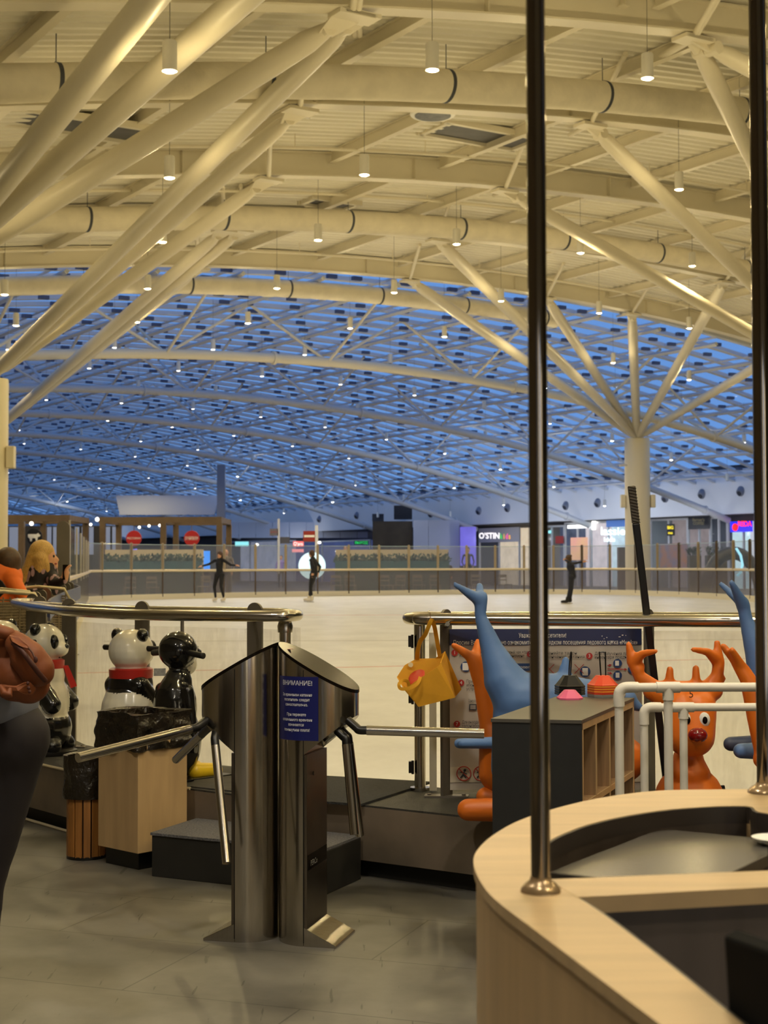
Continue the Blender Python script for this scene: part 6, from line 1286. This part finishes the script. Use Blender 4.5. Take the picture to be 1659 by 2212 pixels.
def strip(o_, i_, z0, z1):
    mb = MB(); n_ = len(o_); vs = []
    for z_, l_ in ((z0, o_), (z0, i_), (z1, i_), (z1, o_)): vs += [(p.x, p.y, z_) for p in l_]
    fs = [((a_*n_)+j, (a_*n_)+j+1, ((a_+1) % 4)*n_+j+1, ((a_+1) % 4)*n_+j) for a_ in range(4) for j in range(n_-1)]+[(0, n_, 2*n_, 3*n_), (n_-1, 4*n_-1, 3*n_-1, 2*n_-1)]
    mb.add(vs, fs); return mb
obj('countertop', strip(outer, inner, ZC-.015, ZC), OAKT, t, smooth=30)
ce = Vector((.8, 2.0, 0))
def shift(l_, k): 
    out = []
    for i, p in enumerate(l_):
        d_ = (l_[min(i+1, len(l_)-1)]-l_[max(i-1, 0)]).normalized(); n_ = Vector((-d_.y, d_.x, 0)); out.append(p+n_*k)
    return out
obj('front_panel', strip(shift(outer, .004), shift(outer, .022), .0, ZC-.015), OAK, t, smooth=30)
obj('edge_band', strip(shift(inner, .0045), shift(inner, .0005), ZC-.03, ZC-.001), mat('edge_dark', (58, 50, 44), .5), t, smooth=30)
INN = mat('inner_board', (72, 62, 54), .55, var=.2, scale=3, stretch=(8, 8, .5))
obj('inner_panel', strip(shift(inner, .004), shift(inner, -.012), .50, ZC-.015), INN, t, smooth=30)
sp = [PZ(1184, 1900, ZC), PZ(1659, 1881, ZC), PZ(2100, 1866, ZC), PZ(2100, 1898, ZC), PZ(1659, 1917, ZC), PZ(1247, 1939, ZC)]
mb = MB(); mb.prism([(p.x, p.y) for p in sp], ZC-.0215, ZC+.0004); obj('cross_top', mb, OAKT, t)
sp2 = [PZ(1250, 1936, ZC), PZ(1659, 1914, ZC), PZ(2100, 1894, ZC)]; q_ = [Vector((p.x, p.y+.004, 0)) for p in sp2]; w_ = [Vector((p.x, p.y+.022, 0)) for p in sp2]
obj('cross_panel', strip(q_, w_, .05, ZC-.015), mat('taupe_board', (88, 78, 72), .5, var=.12, scale=3, stretch=(8, 8, .5)), t)
mb = MB(); a_, b_ = PZ(1560, 1706, ZC), PZ(1650, 1755, ZC); dd = (b_-a_).normalized(); a2 = PZ(1612, 1742, ZC); e_ = a2+Vector((.35, -.42, 0)); n_ = Vector((.02, .02, 0))
mb.hexa([Vector((a2.x, a2.y, .5)), Vector((e_.x, e_.y, .5)), Vector((e_.x, e_.y, .5))+n_, Vector((a2.x, a2.y, .5))+n_], [Vector((a2.x, a2.y, ZC-.023)), Vector((e_.x, e_.y, ZC-.023)), Vector((e_.x, e_.y, ZC-.023))+n_, Vector((a2.x, a2.y, ZC-.023))+n_]); obj('side_board', mb, OAK, t)
ZD = .846
dk = [PZ(1186, 1884, ZD), PZ(1240, 1862, ZD), PZ(1425, 1790, ZD), PZ(1659, 1812, ZD), PZ(1800, 1800, ZD), PZ(1800, 1790, ZD), PZ(1659, 1846, ZD), PZ(1578, 1886, ZD), PZ(1308, 1898, ZD)]
dk = [dk[0], dk[1], dk[2], dk[3], dk[6], dk[7], dk[8]]
mb = MB(); mb.prism([(p.x, p.y) for p in dk], ZD-.02, ZD); tag(obj('desk_top', mb, mat('grey_desk', (86, 82, 76), .22, var=.08, scale=3), bev=.002), 'smooth grey desk surface inside the reception counter', 'desk')
mb = MB(); c = PZ(1672, 1824, ZD); mb.lathe([(.02, .001), (.035, .008), (.037, .012), (.033, .010), (.02, .004)], c, 24); tag(obj('white_dish', mb, WHITEP, smooth=50), 'small white round dish at the right end of the grey desk', 'dish')
mb = MB(); mb.prism([(p.x, p.y) for p in [PZ(1180, 1890, .5), PZ(1700, 1700, .5), PZ(2100, 1900, .5), PZ(1900, 2500, .5)]], .44, .46); obj('inner_shelf', mb, mat('inner_black', (14, 13, 12), .7), t)
# monitor seen from behind
m0, m1, m2, m3 = P(1563, 2020, 1.52), P(1760, 2090, 1.30), P(1760, 2500, 1.30), P(1582, 2330, 1.50)
t = thing('monitor', 'black monitor seen from behind at the lower right corner', 'monitor', m3)
mb = MB(); mb.slab([m0, m1, m2, m3], (.02, .03, 0)); obj('casing', mb, mat('monitor_black', (10, 10, 10), .9, spec=.1), t, bev=.004)
mb = MB(); c = (m3+m2)/2; mb.tube([Vector((c.x+.02, c.y+.03, .461)), Vector((c.x+.02, c.y+.03, c.z+.05))], .02, 10); mb.lathe([(.1, .461), (.1, .47)], (c.x+.02, c.y+.03, 0), 20); obj('stand', mb, BLACKP, t)
# chrome poles on the counter
PCH = mat('pole_chrome', (150, 142, 132), .07, 1)
def pole(lab, px, py, r):
    c = PZ(px, py, ZC); t = thing('chrome_pole', lab, 'pole', c, 'chrome poles on the counter')
    mb = MB(); mb.tube([c+UZ*.002, c+UZ*2.6], r, 32); obj('tube', mb, PCH, t, smooth=50)
    mb = MB(); mb.lathe([(r*2.1, .0), (r*2.05, .004), (r*1.6, .011), (r*1.15, .015), (r*1.05, .02)], c, 32); obj('flange', mb, mat('flange_brass', (186, 160, 124), .25, .6), t, smooth=50)
pole('chrome pole rising from the near end of the counter, the nearer one', 1168, 1926, .0128)
pole('chrome pole at the right edge of the picture, the farther one', 1654, 1712, .0162)
# thumb of warm light over the reception: recessed ceiling spots
for x, y, e in ((-1.6, 3.2, 36), (1.0, 3.4, 36), (-.3, .8, 30), (2.2, .6, 30)):
    c = Vector((x, y, 4.3)); t = thing('reception_lamp', 'round recessed lamp above the reception, outside the picture', 'lamp', c, 'lamps above the reception')
    mb = MB(); mb.lathe([(.14, 0), (.15, .01), (.15, .09), (.1, .1)], c, 24); obj('housing', mb, WHITEP, t, smooth=40)
    mb = MB(); mb.lathe([(.02, -.004), (.125, -.002), (.13, .004)], c, 24); obj('lens', mb, LENS, t); mb = MB(); mb.tube([c+UZ*.1, c+UZ*2.2], .006, 5); obj('cable', mb, MATS['cable_dark'], t)
    d_ = bpy.data.lights.new('reception_light', 'SPOT'); d_.energy = e*(7.5 if y > 2 else 4); d_.color = (1, .91, .76); d_.shadow_soft_size = .12; d_.spot_size = 2.6; d_.spot_blend = .6
    o = bpy.data.objects.new('reception_light', d_); C.objects.link(o); o.location = c-UZ*.02

# glowing panels added behind the camera to put bright streaks in the steel's reflections
for i, (x, w_) in enumerate(((-7.5, 1.6), (-4.6, .9), (-2.2, 1.4), (1.2, .5), (3.2, 1.3), (6.4, 1.5))):
    t = thing('shop_window', 'lit shop window in the wall behind the camera, outside the picture', 'shop window', (x, -6.3, 0), 'lit windows behind the camera')
    mb = MB(); mb.box((x, -6.3, 1.6), (w_, .05, 2.6)); obj('pane', mb, mat('window_lit', (255, 238, 205), .4, emit=3.4) if i % 2 else mat('window_lit_cool', (196, 214, 246), .4, emit=2.6), t)
    mb = MB(); mb.box((x, -6.3, 2.97), (w_+.2, .12, .14)); [mb.box((x+k*(w_/2+.05), -6.3, 1.5), (.1, .12, 3.0)) for k in (-1, 1)]; obj('frame', mb, BLACKP, t)
mb = MB(); mb.box((0, -6.45, 3), (24, .1, 6)); o = struct('wall_entrance', mb, mat('entrance_wall', (150, 147, 142), .7))
